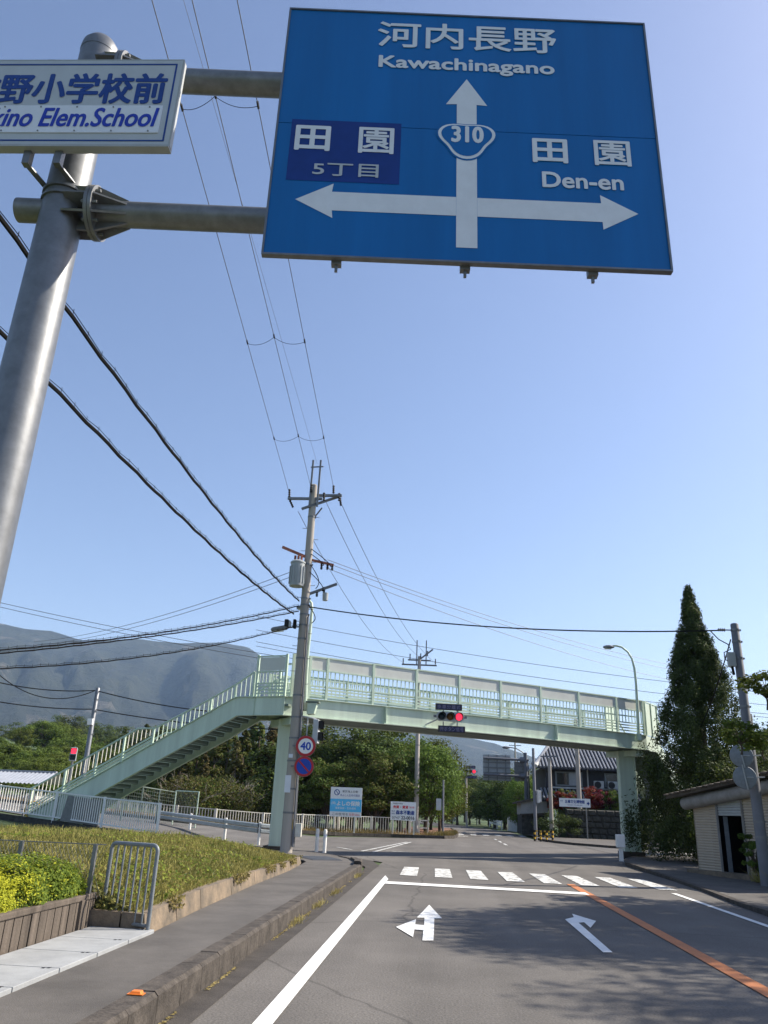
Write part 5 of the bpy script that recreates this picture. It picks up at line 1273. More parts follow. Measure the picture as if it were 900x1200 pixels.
# right-hand pavement with kerb
rk = [(6.05, -6), (6.1, 8), (6.15, 15), (6.3, 18.5), (6.55, 21.5), (6.75, 25), (6.85, 30), (6.95, 32.5), (7.6, 35.5), (8.6, 38.2), (10.5, 40.3), (14, 41)]
mb = MB(); n = len(rk)
V = [(x, y, .12 if y < 18.2 or y > 27 else .07) for x, y in rk]; W_ = [(x+6.5, y-(2.5 if y > 33 else 0), .125) for x, y in rk]
mb.add(V+W_, [(i, n+i, n+i+1, i+1) for i in range(n-1)]); pr_ = struct('pavement', mb, M['pave'], fix=False)
for i in range(n-1):
    a, c = Vector(V[i]), Vector(V[i+1]); k_ = max(1, round((c-a).length/.9))
    for j in range(k_):
        p, q = a.lerp(c, j/k_), a.lerp(c, (j+1)/k_); d = (q-p).normalized()
        mb = MB(); mb.bar(p+d*.005-Vector((0, 0, .07)), q-d*.005-Vector((0, 0, .07)), .17, .16); part('kerb_stone', mb, M['kerb'], pr_)
rk2 = [(7.0, 60.2), (7.6, 56.0), (8.3, 53.8), (10.0, 51.0), (13, 50.2), (20, 49.0), (40, 48)]
mb = MB(); n = len(rk2); V = [(x, y, .13) for x, y in rk2]; W_ = [(7.4, 80, .13), (9, 70, .13), (10.0, 66, .13), (13, 66, .13), (16, 66, .13), (22, 64, .13), (40, 60, .13)]
mb.add(V+W_, [(i, i+1, n+i+1, n+i) for i in range(n-1)]); pr2 = struct('pavement', mb, M['pave'], fix=False)
for i in range(n-2):
    a, c = Vector(V[i]), Vector(V[i+1]); k_ = max(1, round((c-a).length/1.5))
    for j in range(k_):
        p, q = a.lerp(c, j/k_), a.lerp(c, (j+1)/k_); d = (q-p).normalized()
        mb = MB(); mb.bar(p+d*.008-Vector((0, 0, .07)), q-d*.008-Vector((0, 0, .07)), .18, .16); part('kerb_stone', mb, M['kerb'], pr2)
cb = thing('control_box', 'white utility box on a short post beside the right bridge column', 'utility box', (6.954, 33.5, .1))
part('housing', MB().box((0, 0, .72), (.32, .28, .48)), M['whitepaint'], cb, bevel=.03); part('post', MB().box((0, 0, .25), (.14, .14, .5)), M['whitepaint'], cb)
br = bar_fence('low_railing', 'low white pipe railing behind the right bridge column', [(9.3, 40.6, .1), (10.6, 40.9, .1), (12.0, 41.2, .1)], .75, 5, 'trans', .08, .05, low=.35)
gb_ = thing('lamp_pole', 'grey pole standing close behind the right bridge column', 'pole', (9.95, 40.9, .1))
mb = MB(); mb.lathe([(.13, 0), (.09, 4.4), (.001, 4.42)], (0, 0, 0), 12); part('post', mb, M['poleg'], gb_, smooth=True)
mb = MB(); mb.lathe([(.18, 0), (.18, .3), (.13, .3)], (0, 0, 0), 12); part('base', mb, M['poleg'], gb_)

# ------------------------------------------------------------------ garage on the right
GA = Vector((8.3, 28.3, 0)); GD = Vector((1.4, -3.6, 0)).normalized(); GN = Vector((-GD.y*-1, -GD.x, 0)) if False else Vector((3.6, 1.4, 0)).normalized()
ga = thing('garage', 'single-storey garage with beige ribbed shutters and an old brown roof', 'garage', (8.9, 26.8, .15))
def gp(s, n=0, z=0): return GA+GD*s+GN*n+Vector((0, 0, z))
GL = 6.2; GZ0 = .18
def gz(s): return 2.02+.125*s    # the fascia climbs towards the viewer
mb = MB(); mb.bar(gp(-.1, -.12, .13), gp(GL, -.12, .2), .5, .14); part('plinth', mb, M['concrete'], ga, world=True)
mb = MB(); mb.add([gp(0, 4.2, 0), gp(GL, 4.2, 0), gp(GL, 4.2, 2.6), gp(0, 4.2, 2.2)], [(0, 1, 2, 3)]); mb.add([gp(0, .02, 0), gp(0, 4.2, 0), gp(0, 4.2, 2.2), gp(0, .02, 2.1)], [(0, 1, 2, 3)]); mb.add([gp(GL, .02, 0), gp(GL, 4.2, 0), gp(GL, 4.2, 3.2), gp(GL, .02, 2.9)], [(0, 1, 2, 3)])
part('wall', mb, M['shutter'], ga, world=True)
mb = MB(); mb.add([gp(.05, 3.9, .1), gp(GL-.05, 3.9, .1), gp(GL-.05, 3.9, 2.5), gp(.05, 3.9, 2.2)], [(0, 1, 2, 3)]); mb.add([gp(.1, .2, .16), gp(GL-.05, .2, .16), gp(GL-.05, 4.1, .16), gp(.1, 4.1, .16)], [(0, 1, 2, 3)]); part('inner_shade_wall', mb, M['void'], ga, world=True)
def shut(s0, s1, z0, f, m='shutter'):
    k = 0; z = z0
    while z < min(f(s0), f(s1))+.16:
        mb = MB(); a, c = gp(s0, .04, z), gp(s1, .04, z+(.01))
        mb.add([a, c, c+Vector((0, 0, .074)), a+Vector((0, 0, .074)), a+GN*-.014+Vector((0, 0, .03)), c+GN*-.014+Vector((0, 0, .03))], [(0, 1, 5, 4), (4, 5, 2, 3)])
        part('slat', mb, M[m], ga, world=True, fix=False); z += .08
D0, D1 = 1.197, 2.281
shut(.02, D0-.06, GZ0, gz); shut(D1+.06, GL-.1, GZ0, gz); shut(D0, D1, 1.84, lambda s: gz(s)+.0, 'trans')
for s in (D0-.03, D1+.03): mb = MB(); mb.bar(gp(s, 0, .15), gp(s, 0, gz(s)+.15), .06, .06); part('door_jamb', mb, M['fascia'], ga, world=True)
mb = MB(); mb.bar(gp(D0+.10, .2, .16), gp(D0+.10, .2, 1.82), .13, .03); part('door_leaf', mb, M['gategrey'], ga, world=True)
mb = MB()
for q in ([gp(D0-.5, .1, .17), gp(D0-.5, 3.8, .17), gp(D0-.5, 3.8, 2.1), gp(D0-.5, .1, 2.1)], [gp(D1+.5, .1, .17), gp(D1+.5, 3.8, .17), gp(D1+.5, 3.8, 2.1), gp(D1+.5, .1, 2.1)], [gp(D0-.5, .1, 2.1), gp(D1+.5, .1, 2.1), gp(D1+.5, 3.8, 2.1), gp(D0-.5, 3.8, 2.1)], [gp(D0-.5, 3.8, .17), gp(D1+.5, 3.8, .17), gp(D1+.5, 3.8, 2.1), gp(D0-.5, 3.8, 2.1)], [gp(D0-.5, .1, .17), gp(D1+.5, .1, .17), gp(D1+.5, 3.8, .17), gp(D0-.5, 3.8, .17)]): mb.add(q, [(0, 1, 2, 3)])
part('shade_box', mb, M['void'], ga, world=True, fix=False)  # near-black box added behind the doorway so the opening reads as deep shade
mb = MB(); mb.tube([gp(-.22, -.10, gz(-.2)+.19), gp(GL, -.10, gz(GL)+.19)], .20, 14); part('fascia', mb, M['fascia'], ga, world=True, smooth=True)
mb = MB(); A_, B_ = gp(-.75, -.45, gz(-.75)+.48), gp(GL+.2, -.45, gz(GL)+.55); C_, D_ = gp(GL+.2, 4.4, gz(GL)+1.3), gp(-.75, 4.4, gz(-.75)+1.2)
mb.add([A_, B_, C_, D_]+[p-Vector((0, 0, .09)) for p in (A_, B_, C_, D_)], [(0, 1, 2, 3), (7, 6, 5, 4), (0, 4, 5, 1), (1, 5, 6, 2), (2, 6, 7, 3), (3, 7, 4, 0)]); ro = part('roof', mb, M['darkroof'], ga, world=True)
for i in range(24):
    s = -.7+i*.29; mb = MB(); p0, p1 = gp(s, -.5, gz(s)+.51), gp(s, 4.3, gz(s)+1.29); mb.bar(p0, p1, .24, .05); part('tile', mb, M['darkroof'], ro, world=True)
# two round mirrors seen from behind on the pole
for k, (z, lab) in enumerate(((3.399, 'upper round road mirror seen from behind on the grey pole'), (2.824, 'lower round road mirror seen from behind on the grey pole'))):
    t = thing('road_mirror', lab, 'road mirror', (8.349+.02*k, 23.4, z), R_(-20))
    mb = MB(); mb.lathe([(.30, .06), (.31, .04), (.30, .0), (.15, -.02), (.001, -.03)], (0, 0, 0), 24, 'Y'); part('back_shell', mb, M['gategrey'], t, smooth=True)
    mb = MB(); mb.lathe([(.29, .062), (.15, .085), (.001, .1)], (0, 0, 0), 24, 'Y'); part('mirror_face', mb, M['galv'], t, smooth=True)
    mb = MB(); mb.tube([(.05, -.05, -.32), (-.03, -.05, .34)], .02, 6); mb.tube([(.05, -.05, .0), (.5, .1, .02)], .02, 6); part('bracket', mb, M['trans'], t)

# ------------------------------------------------------------------ house with a tiled roof, on its stone wall
HZ = 2.45; HY = 72
def hx(px): return px
ho = thing('house', 'dark two-storey house with a silver-grey tiled hip roof behind the bridge', 'house', (13, HY, HZ))
X0, X1 = 8.955, 20.432
zE = 5.559; zL = 3.493; zR = zE+2.6
mb = MB(); mb.box(((X0+X1)/2, HY+4, (HZ+zE)/2), (X1-X0, 8, zE-HZ+.3)); part('wall', mb, M['darkwall'], ho, world=True)
def roof_slope(x0, x1, y0, z0, y1, z1, hip, name):
    mb = MB(); mb.add([(x0, y0, z0), (x1, y0, z0), (x1-hip, y1, z1), (x0+hip, y1, z1)], [(0, 1, 2, 3)]); mb.add([(x0, y0, z0-.12), (x1, y0, z0-.12), (x1, y0+.02, z0), (x0, y0+.02, z0)], [(0, 1, 2, 3)])
    o = part(name, mb, M['darkwall'], ho, world=True, fix=False)
    n = int((x1-x0)/.30); rows = 1
    for i in range(n):
        xx = x0+.15+(x1-x0-.3)*i/(n-1); top = 1.0
        if hip: top = min(1, max(.05, min(xx-x0, x1-xx)/hip))
        a = Vector((xx, y0-.03, z0+.04)); c = Vector((xx, y0+(y1-y0)*top, z0+(z1-z0)*top+.04))
        mb = MB(); mb.tube([a, c], .085, 6); part('tile', mb, M['roof'], o, world=True, smooth=True)
    return o
roof_slope(X0-1.0, X1+1, HY-1.0, zE, HY+4, zR, 2.2, 'roof')
mb = MB(); mb.add([(X0-1.0, HY-1.0, zE), (X0+1.2, HY+4, zR), (X0+1.2, HY+5, zR), (X0-1.0, HY+9, zE)], [(0, 1, 2, 3)]); part('side_roof', mb, M['roof'], ho, world=True, fix=False)
mb = MB(); mb.tube([(X0-1.1, HY-1.1, zE+.1), (X0-.3, HY+.9, zE+.95), (X0+1.2, HY+4, zR+.15)], .16, 8); part('ridge', mb, M['roof'], ho, world=True)
mb = MB(); mb.tube([(X0+1.2, HY+4, zR+.15), (X1, HY+4, zR+.15)], .2, 8); part('ridge', mb, M['roof'], ho, world=True)
mb = MB(); mb.tube([(X0-1.3, HY-1.25, zE+.35), (X0-1.0, HY-1.0, zE+.1), (X0-.5, HY+.3, zE+.55)], [.12, .22, .15], 8); part('ridge_end', mb, M['wall'], ho, world=True)
roof_slope(X0-.6, X1+.6, HY-2.2, zL-.5, HY-.05, zL+.35, 0, 'lower_roof')
for i, (pa_, pb_) in enumerate((((657, 909), (677, 926)), ((696, 911), (722, 928)), ((735, 912), (760, 929)))):
    xa = X0+.9+i*4.2; wd = 2.1 if i == 0 else 2.5; za, zb = zL+.75, zE-.35
    f = part('window', MB().box((xa+wd/2, HY-.03, (za+zb)/2), (wd+.2, .1, zb-za+.2)), M['gategrey'], ho, world=True)
    part('pane', MB().box((xa+wd*.25, HY-.09, (za+zb)/2), (wd*.47, .03, zb-za)), M['glass'], f, world=True)
    part('pane', MB().box((xa+wd*.75, HY-.10, (za+zb)/2), (wd*.47, .03, zb-za)), M['curtain'], f, world=True)
mb = MB(); mb.box(((X0+X1)/2+.2, HY-.25, zL+.48), (X1-X0-.6, .3, .14)); part('balcony_rail', mb, M['wall'], ho, world=True)
for xx in (X0+3.55, X0+6.6, X0+11): mb = MB(); mb.box((xx, HY-.1, (zL+zE)/2), (.1, .12, zE-zL)); part('drain_pipe', mb, M['wall'], ho, world=True)
for k in range(2):
    t = thing('air_conditioner', ['left one of two white air conditioner units on the house ledge', 'right one of two white air conditioner units on the house ledge'][k], 'air conditioner', (X0+4.35+k*1.15, HY-.75, zL+.42), 0, 'air conditioner units on the house')
    part('housing', MB().box((0, 0, .38), (.8, .4, .62)), M['trans'], t, bevel=.03)
    mb = MB(); mb.lathe([(.28, -.21), (.28, -.22), (.001, -.222)], (-.12, 0, .38), 18, 'Y'); part('fan_grille', mb, M['black'], t)
    for s in (-.3, .3): part('foot', MB().box((s, 0, -.02), (.08, .42, .08)), M['poleg'], t)
an = thing('annex', 'low white-walled outbuilding with a dark roof left of the tiled-roof house', 'outbuilding', (X0-1.1, HY, .2))
mb = MB(); mb.box((X0-1.05, HY+2.0, 2.25), (2.3, 4, 1.1)); part('wall', mb, M['wall'], an, world=True)
mb = MB(); mb.box((X0-1.05, HY+2.1, .9), (2.2, 4, 1.6)); part('base_wall', mb, M['stone'], an, world=True)
mb = MB(); mb.prism([(X0-2.6, HY-.4, 2.55), (X0+.2, HY-.4, 3.2), (X0+.2, HY-.4, 3.35), (X0-2.6, HY-.4, 2.7)], (0, 4.6, 0)); part('roof', mb, M['darkroof'], an, world=True)
mb = MB(); mb.prism([(X0-2.3, HY-.2, 1.62), (X0+.1, HY-.2, 1.75), (X0+.1, HY-.2, 1.9), (X0-2.3, HY-.2, 1.75)], (0, .25, 0)); part('lower_band', mb, M['darkroof'], an, world=True)
sw = thing('stone_wall', 'dark mossy stone retaining wall carrying the garden in front of the house', 'stone wall', (12, 67, 0))
rr_ = random.Random(4); zz = 0
XA, XB = X0+.9, X0+16
mb = MB(); mb.box(((XA+XB)/2, 67.6, 1.1), (XB-XA, .9, 2.3)); part('core', mb, M['stone'], sw, world=True)
sm = []
for v in range(5):
    b_ = MB(); b_.add([(-.5+rr_.uniform(-.06, .06), 0, -.5), (.5, 0, -.5+rr_.uniform(-.06, .06)), (.5+rr_.uniform(-.06, .06), 0, .5), (-.5, 0, .5), (-.34, -.5, -.34), (.36, -.5, -.30), (.32, -.5, .36), (-.36, -.5, .33)], [(0, 1, 5, 4), (1, 2, 6, 5), (2, 3, 7, 6), (3, 0, 4, 7), (4, 5, 6, 7)])
    m_ = b_.mesh('stone'); m_.materials.append(M['stone']); sm.append(m_)
off = FR[sw].inverted(); cnt = 0
for row in range(5):
    x = XA+(.25 if row % 2 else 0)
    while x < XB and cnt < 240:
        wd = rr_.uniform(.45, .75); inst('stone', rr_.choice(sm), sw, off @ Vector((x+wd/2, 67.15, .22+row*.45)), (0, 0, 0), (wd*.97, .3, .44)); x += wd; cnt += 1
gs = MB(); gs.box(((XA+XB)/2, 69.8, 1.15), (XB-XA, 4.3, 2.3)); struct('garden_ground', gs, M['ground'])
# concrete wall and small things by the far right kerb
cw = thing('concrete_wall', 'short grey concrete wall beside the far road below the olive trees', 'wall', (7.173, 86.801, 0.0))
a, c = Vector((7.078, 94.777, 0.0)), Vector((7.912, 84.527, 0.0))
mb = MB(); mb.bar(a+Vector((.4, 0, .7)), c+Vector((.4, 0, .7)), .3, 1.5); part('panel', mb, M['wall'], cw, world=True)
mb = MB(); mb.bar(a+Vector((.4, 0, 1.48)), c+Vector((.4, 0, 1.48)), .4, .1); part('coping', mb, M['kerb'], cw, world=True)
g3 = thing('guardrail', 'distant white guardrail panel on the far right kerb', 'guardrail', (6.718, 103.857, 0.0))
a, c = Vector((6.55, 115.554, 0.0)), Vector((6.636, 93.893, 0.0))
for z in (.55, .85): mb = MB(); mb.bar(a+Vector((0, 0, z)), c+Vector((0, 0, z)), .1, .22); part('beam', mb, M['whitepaint'], g3, world=True)
for k in range(4): p = a.lerp(c, k/3); mb = MB(); mb.bar(p, p+Vector((0, 0, 1)), .14, .14); part('post', mb, M['whitepaint'], g3, world=True)


# ------------------------------------------------------------------ vegetation
def limbs(mb, base, tips, r0, rr, n=7, sway=.15):
    for tp in tips:
        b = Vector(base); tp = Vector(tp); pts = []; k = 5
        for i in range(k+1):
            u = i/k; p = b.lerp(tp, u); p.z += .18*(tp-b).length*math.sin(math.pi*u)*.5
            p += Vector((rr.uniform(-1, 1), rr.uniform(-1, 1), rr.uniform(-1, 1)))*sway*(tp-b).length*.12*math.sin(math.pi*u); pts.append(p)
        mb.tube(pts, [max(.008, r0*(1-.85*i/k)) for i in range(k+1)], 5)
def broadleaf(name, seed, h, rx, zlo, ncl, nl, leaf, mats, trunk_r=.14, droop=0, mix=None, squash=.8):
    r = rng(seed); rr = random.Random(seed)
    cz = (zlo+h)/2; rz = (h-zlo)/2
    u = unit(r, ncl); rad = r.random(ncl)**.35
    cc = np.c_[u[:, 0]*rx*rad, u[:, 1]*rx*rad, cz+u[:, 2]*rz*rad]
    lim = .80+.35*vnoise(np.arctan2(u[:, 1], u[:, 0])*1.6+seed, u[:, 2]*2.2, seed); cc[:, :2] *= lim[:, None]
    cs = r.uniform(.16, .30, ncl)*rx
    per = (cs**2/np.sum(cs**2)*nl).astype(int)+3
    C = []; O = []; tn = []
    for i in range(ncl):
        m = per[i]; v = unit(r, m); q = r.random(m)**.4
        p = cc[i]+v*q[:, None]*cs[i]*np.array([1.15, 1.15, squash]); p[:, 2] -= droop*cs[i]*q*r.random(m)
        C.append(p); O.append(v*.6+(cc[i]-np.array([0, 0, cz]))/rx*.35); tn.append(np.full(m, r.uniform(0, .5))+r.uniform(0, .5, m))
    C = np.concatenate(C); O = np.concatenate(O); tn = np.concatenate(tn)
    N = unit(r, len(C))*.7+O+np.array([0, 0, .45]); s = r.uniform(.6, 1.25, len(C))*leaf
    ms = mats if isinstance(mats, list) else [mats]
    mi = (r.random(len(C)) < (mix or 0)).astype(int) if len(ms) > 1 else None
    crown = leaf_mesh(name+'_crown', C, N, s, s*.6, tn, [M[m] for m in ms], mi)
    mb = MB(); mb.tube([(0, 0, -.2), (.05, .03, zlo*.5), (rr.uniform(-.1, .1), 0, zlo+.2), (rr.uniform(-.15, .15), rr.uniform(-.1, .1), cz)], [trunk_r*1.25, trunk_r, trunk_r*.8, trunk_r*.45], 8)
    limbs(mb, (0, 0, max(.2, zlo*.85)), [tuple(c) for c in cc[:12]], trunk_r*.5, rr); limbs(mb, (0, 0, cz*.9), [tuple(c) for c in cc[12:26]], trunk_r*.35, rr)
    tm = mb.mesh(name+'_trunk'); tm.materials.append(M['bark'])
    return tm, crown
def cedar(name, seed, h, R0, nl, leaf, mat_, zlo=.6, mats2=None, mix=0, trunk_r=.13, tuft=.34, pw=.85, gap=0.0, up=.6, rag=.17, per=70, tall=1.0):
    r = rng(seed); rr = random.Random(seed); C = []; O = []; tn = []; tips = []
    ncl = int(nl/per)
    t = r.random(ncl)**1.25                       # more clumps low down
    keep = r.random(ncl) > gap*np.clip(1-t/.45, 0, 1); t = t[keep]
    a = r.uniform(0, 6.283, len(t)); prof_ = R0*(1-t)**pw*(1-rag+2*rag*vnoise(a*1.9+seed, t*9, seed))+.05
    q = r.random(len(t))**.45
    rad = prof_*q; z = zlo+(h-zlo)*t-.10*rad
    for i in range(len(t)):
        m = int(r.uniform(.65, 1.35)*per); s = tuft*(.45+.75*(1-t[i]))*r.uniform(.7, 1.25)
        v = unit(r, m); out = np.array([math.cos(a[i]), math.sin(a[i]), up])
        p = np.array([rad[i]*math.cos(a[i]), rad[i]*math.sin(a[i]), z[i]])+v*s*(r.random(m)**.5)[:, None]*np.array([.8, .8, tall])
        C.append(p); O.append(v*.7+out*.5); tn.append(np.full(m, r.uniform(0, .5))+r.uniform(0, .4, m)+.15*v[:, 2])
        if i % 9 == 0: tips.append((p[0, 0], p[0, 1], p[0, 2]))
    C = np.concatenate(C); O = np.concatenate(O); tn = np.concatenate(tn)
    N = unit(r, len(C))*.8+O; s = r.uniform(.6, 1.3, len(C))*leaf
    ms = [M[mat_]]+([M[mats2]] if mats2 else []); mi = (r.random(len(C)) < mix).astype(int) if mats2 else None
    crown = leaf_mesh(name+'_crown', C, N, s*1.25, s*.5, tn, ms, mi)
    mb = MB(); mb.tube([(0, 0, -.2), (0, 0, h*.3), (.03, 0, h*.7), (0, 0, h*.97)], [trunk_r*1.2, trunk_r, trunk_r*.5, .015], 8)
    for tp in tips[:40]: limbs(mb, (0, 0, max(.3, tp[2]-.25*math.hypot(tp[0], tp[1]))), [tp], trunk_r*.22, rr, sway=.05)
    tm = mb.mesh(name+'_trunk'); tm.materials.append(M['bark'])
    return tm, crown
def plant(name, pair, label, cat, loc, rz=0, sc=(1, 1, 1), group=None, n2=('trunk', 'crown')):
    t = thing(name, label, cat, loc, rz, group)
    for nm, me in zip(n2, pair): o = inst(nm, me, t); o.scale = sc
    return t
V_oak = [broadleaf('oak', 41+i, 7.0, 2.6, 1.0, 70, 9500, .20, ['leafA', 'leafC'], mix=.2) for i in range(3)]
V_dark = [broadleaf('evergreen', 51+i, 7.0, 2.5, .6, 60, 8500, .19, ['leafA', 'leafD'], mix=.45) for i in range(2)]
V_fresh = [broadleaf('cherry', 61+i, 7.0, 2.9, 1.3, 75, 9000, .20, ['leafB', 'leafA'], mix=.4, droop=.4) for i in range(2)]
V_ced = [cedar('cedar', 71+i, 7.0, 1.35, 9000, .17, 'leafA', .5, 'leafC', .45, tuft=.36) for i in range(2)]
V_ceb = [cedar('brown_cedar', 81, 7.0, 1.2, 8000, .17, 'leafE', .5, 'leafC', .4, tuft=.36)]
rt = random.Random(12)
ORD = ['first', 'second', 'third', 'fourth', 'fifth', 'sixth', 'seventh', 'eighth', 'ninth', 'tenth']
def grow(kind, L, name, cat, label, group, wide=1.0, base=None):
    if isinstance(label, str) and len(L) <= 10 and len(label.split()) <= 12:
        order = sorted(range(len(L)), key=lambda i: L[i][0]/L[i][1]); lb = [None]*len(L)
        for q, i in enumerate(order): lb[i] = ORD[q]+' from the left '+label
        label = lb
    for i, (x, y, top) in enumerate(L):
        g_ = float(H(x, y)) if base is None else base
        hgt = max(1.5, top-g_); k = hgt/7.0; wv = k*wide*rt.uniform(.9, 1.15)
        plant(name, kind[i % len(kind)], label if isinstance(label, str) else label[i % len(label)], cat, (x, y, g_), rt.uniform(0, 6.28), (wv, wv, k), group)
# behind the stairs: tall cedars, green and brownish
grow(V_ced, [(-22.89, 66.0, 6.3), (-20.63, 63.0, 6.52), (-20.2, 66.0, 7.21), (-17.94, 63.0, 6.87), (-17.66, 66.0, 7.7), (-15.41, 62.0, 7.05), (-15.14, 66.0, 8.06), (-13.33, 64.0, 7.71), (-12.73, 68.0, 8.35), (-23.52, 74.0, 8.32), (-21.31, 76.0, 8.92), (-17.84, 75.0, 9.08), (-15.47, 77.0, 9.53)], 'cedar_tree', 'cedar', 'dark green cedar standing in the row behind the left stairs and white fence', 'dark cedars behind the stairs', 1.35)
grow(V_ceb, [(-15.42, 60.0, 6.05), (-12.88, 60.0, 7.25), (-12.19, 61.0, 6.62), (-17.79, 60.0, 5.23)], 'cedar_tree', 'cedar', 'brownish cedar among the dark green cedars behind the stairs', 'brownish cedars behind the stairs', 1.3)
grow(V_dark, [(-10.79, 60.0, 7.32), (-9.54, 63.0, 7.53), (-7.46, 60.0, 7.05), (-6.06, 63.0, 7.71), (-4.41, 61.0, 7.12), (-3.41, 66.0, 8.03), (-11.81, 72.0, 8.8), (-8.16, 73.0, 9.02), (-4.82, 74.0, 9.24)], 'evergreen_tree', 'tree', 'dark leafy evergreen in the clump behind the two billboards', 'evergreens behind the billboards', 1.35)
grow(V_oak, [(-9.92, 57.5, 4.45), (-7.93, 57.5, 5.1), (-6.18, 58.0, 4.72), (-4.68, 58.0, 5.54), (-2.98, 60.0, 6.46)], 'broadleaf_tree', 'tree', 'shorter mid-green bushy tree right behind the white fence and billboards', 'bushy trees behind the billboards', 1.2)
for (x, y, top), lab, sc in zip([(-1.14, 61.0, 6.92), (-0.15, 67.0, 7.21), (-2.55, 65.0, 7.56)], ['fresh green cherry tree reaching over the junction corner beyond the far pole', 'light green cherry tree leaning to the road by the distant signal', 'light green cherry tree just behind the far utility pole'], (1.05, .8, 1.15)):
    k = top/7; plant('cherry_tree', V_fresh[0 if sc > 1 else 1], lab, 'tree', (x, y, 0), rt.uniform(0, 6), (k*sc, k*sc, k))
grow(V_oak, [(-0.93, 74.0, 4.95), (-0.02, 84.0, 4.61), (2.19, 120.0, 7.16), (4.17, 128.0, 6.34), (6.27, 140.0, 6.43), (7.26, 132.0, 5.31), (4.39, 160.0, 9.06), (1.7, 140.0, 7.36), (11.05, 175.0, 7.42)], 'broadleaf_tree', 'tree', 'mid-green tree lining the far bend of the road', 'trees at the far bend', 1.3, 0)
grow(V_dark, [(6.82, 108.0, 6.77), (7.83, 104.0, 6.53), (8.75, 100.0, 6.77), (9.6, 118.0, 7.91), (10.65, 108.0, 7.44), (6.84, 120.0, 6.5)], 'evergreen_tree', 'tree', 'dark shaded tree below the far direction sign', 'dark trees below the far sign', 1.5, 0)
grow(V_fresh[:1], [(7.88, 88.0, 5.04), (8.22, 86.0, 5.57), (9.72, 92.0, 6.15)], 'olive_tree', 'tree', 'olive-yellow leafy tree beside the far sign post', 'olive-yellow trees beside the far sign post', .9, 0)
# the wooded hillside at left
hl = [(-80.8, 150.0, 13.84), (-60.71, 110.0, 8.67), (-59.96, 112.0, 8.16), (-56.03, 108.0, 7.65), (-56.26, 112.0, 8.52), (-61.28, 108.0, 8.04), (-51.59, 95.0, 5.86), (-50.33, 96.0, 5.57), (-47.73, 94.0, 5.74), (-48.26, 98.0, 6.47), (-48.36, 100.0, 7.01), (-47.1, 84.0, 4.19), (-46.51, 86.0, 4.05), (-80.58, 158.0, 16.32), (-79.8, 165.0, 16.41), (-68.28, 150.0, 12.67), (-60.68, 140.0, 10.57), (-54.34, 132.0, 9.07), (-52.36, 135.0, 10.46), (-47.33, 130.0, 9.43), (-58.28, 110.0, 5.9), (-52.74, 105.0, 6.13), (-47.49, 100.0, 5.4), (-43.86, 98.0, 5.71), (-40.14, 95.0, 5.19), (-37.87, 95.0, 6.04), (-34.68, 92.0, 6.35), (-31.8, 90.0, 6.87), (-79.59, 140.0, 11.41), (-70.22, 120.0, 7.68), (-45.65, 88.0, 4.0), (-41.3, 85.0, 3.76), (-38.05, 84.0, 4.0), (-53.48, 95.0, 4.72), (-28.57, 85.0, 7.33), (-43.71, 80.0, 2.89), (-39.85, 76.0, 2.66), (-36.93, 74.0, 2.4), (-33.8, 72.0, 2.45), (-31.83, 72.0, 2.67), (-29.87, 72.0, 3.1), (-28.7, 74.0, 3.44), (-26.94, 74.0, 4.02), (-46.84, 110.0, 7.2), (-55.02, 120.0, 7.58), (-63.16, 130.0, 9.7), (-44.65, 112.0, 7.52), (-42.74, 115.0, 8.74), (-66.89, 120.0, 8.79), (-65.72, 140.0, 12.16)]
V_hill = [broadleaf('hill_tree', 171+i, 7.0, 3.2, .2, 60, 7500, .27, ['leafB', 'leafA'], mix=.4) for i in range(3)]
grow(V_hill, hl, 'broadleaf_tree', 'tree', 'rounded green tree on the wooded hillside at left behind the railing', 'trees on the left hillside', 1.5)
grow(V_dark, [(-149.25, 260.0, 23.08), (-147.52, 270.0, 25.29), (-135.92, 262.0, 25.1), (-139.72, 280.0, 28.99), (-120.91, 250.0, 26.17), (-122.98, 262.0, 26.91), (-121.73, 270.0, 26.41), (-111.07, 255.0, 24.34), (-112.07, 268.0, 25.09), (-100.2, 250.0, 23.39), (-100.19, 262.0, 24.04), (-91.01, 250.0, 23.95), (-90.87, 262.0, 24.61), (-82.14, 250.0, 22.92), (-81.31, 262.0, 25.47), (-74.23, 255.0, 25.53)], 'evergreen_tree', 'tree', 'dark evergreen in the hazy far row on the left hill', 'far dark evergreens on the left hill', 1.5)
grow(V_ced, [(-92.84, 210.0, 18.07), (-82.83, 205.0, 19.23), (-75.4, 200.0, 19.81), (-73.31, 205.0, 19.97), (-69.81, 180.0, 15.29)], 'cedar_tree', 'cedar', 'pointed cedar rising among the rounded trees on the left hill', 'pointed cedars on the left hill', 1.5)
r = rng(77); X_ = []
for k in range(110):
    az = R_(r.uniform(-62, 62)); d = r.uniform(300, 620)
    X_.append((d*math.sin(az), d*math.cos(az), r.uniform(9, 13), r.uniform(3.5, 5.5)))
C = []; tn = []
for x, y, hh, rad in X_:
    m = 420; v = unit(r, m); q = r.random(m)**.3; lump = .8+.4*r.random(m)
    C.append(np.c_[x+v[:, 0]*rad*q*1.7, y+v[:, 1]*rad*q*1.7, float(H(x, y))+hh*.5+v[:, 2]*hh*.5*q*lump]); tn.append(np.full(m, r.uniform(0, .6))+r.uniform(0, .4, m))
C = np.concatenate(C); part('woods', leaf_mesh('woods', C, unit(r, len(C))+np.array([0, 0, .6]), r.uniform(.8, 1.6, len(C)), r.uniform(.6, 1.0, len(C)), np.concatenate(tn), M['leafA']), None, kind='stuff', fix=False)

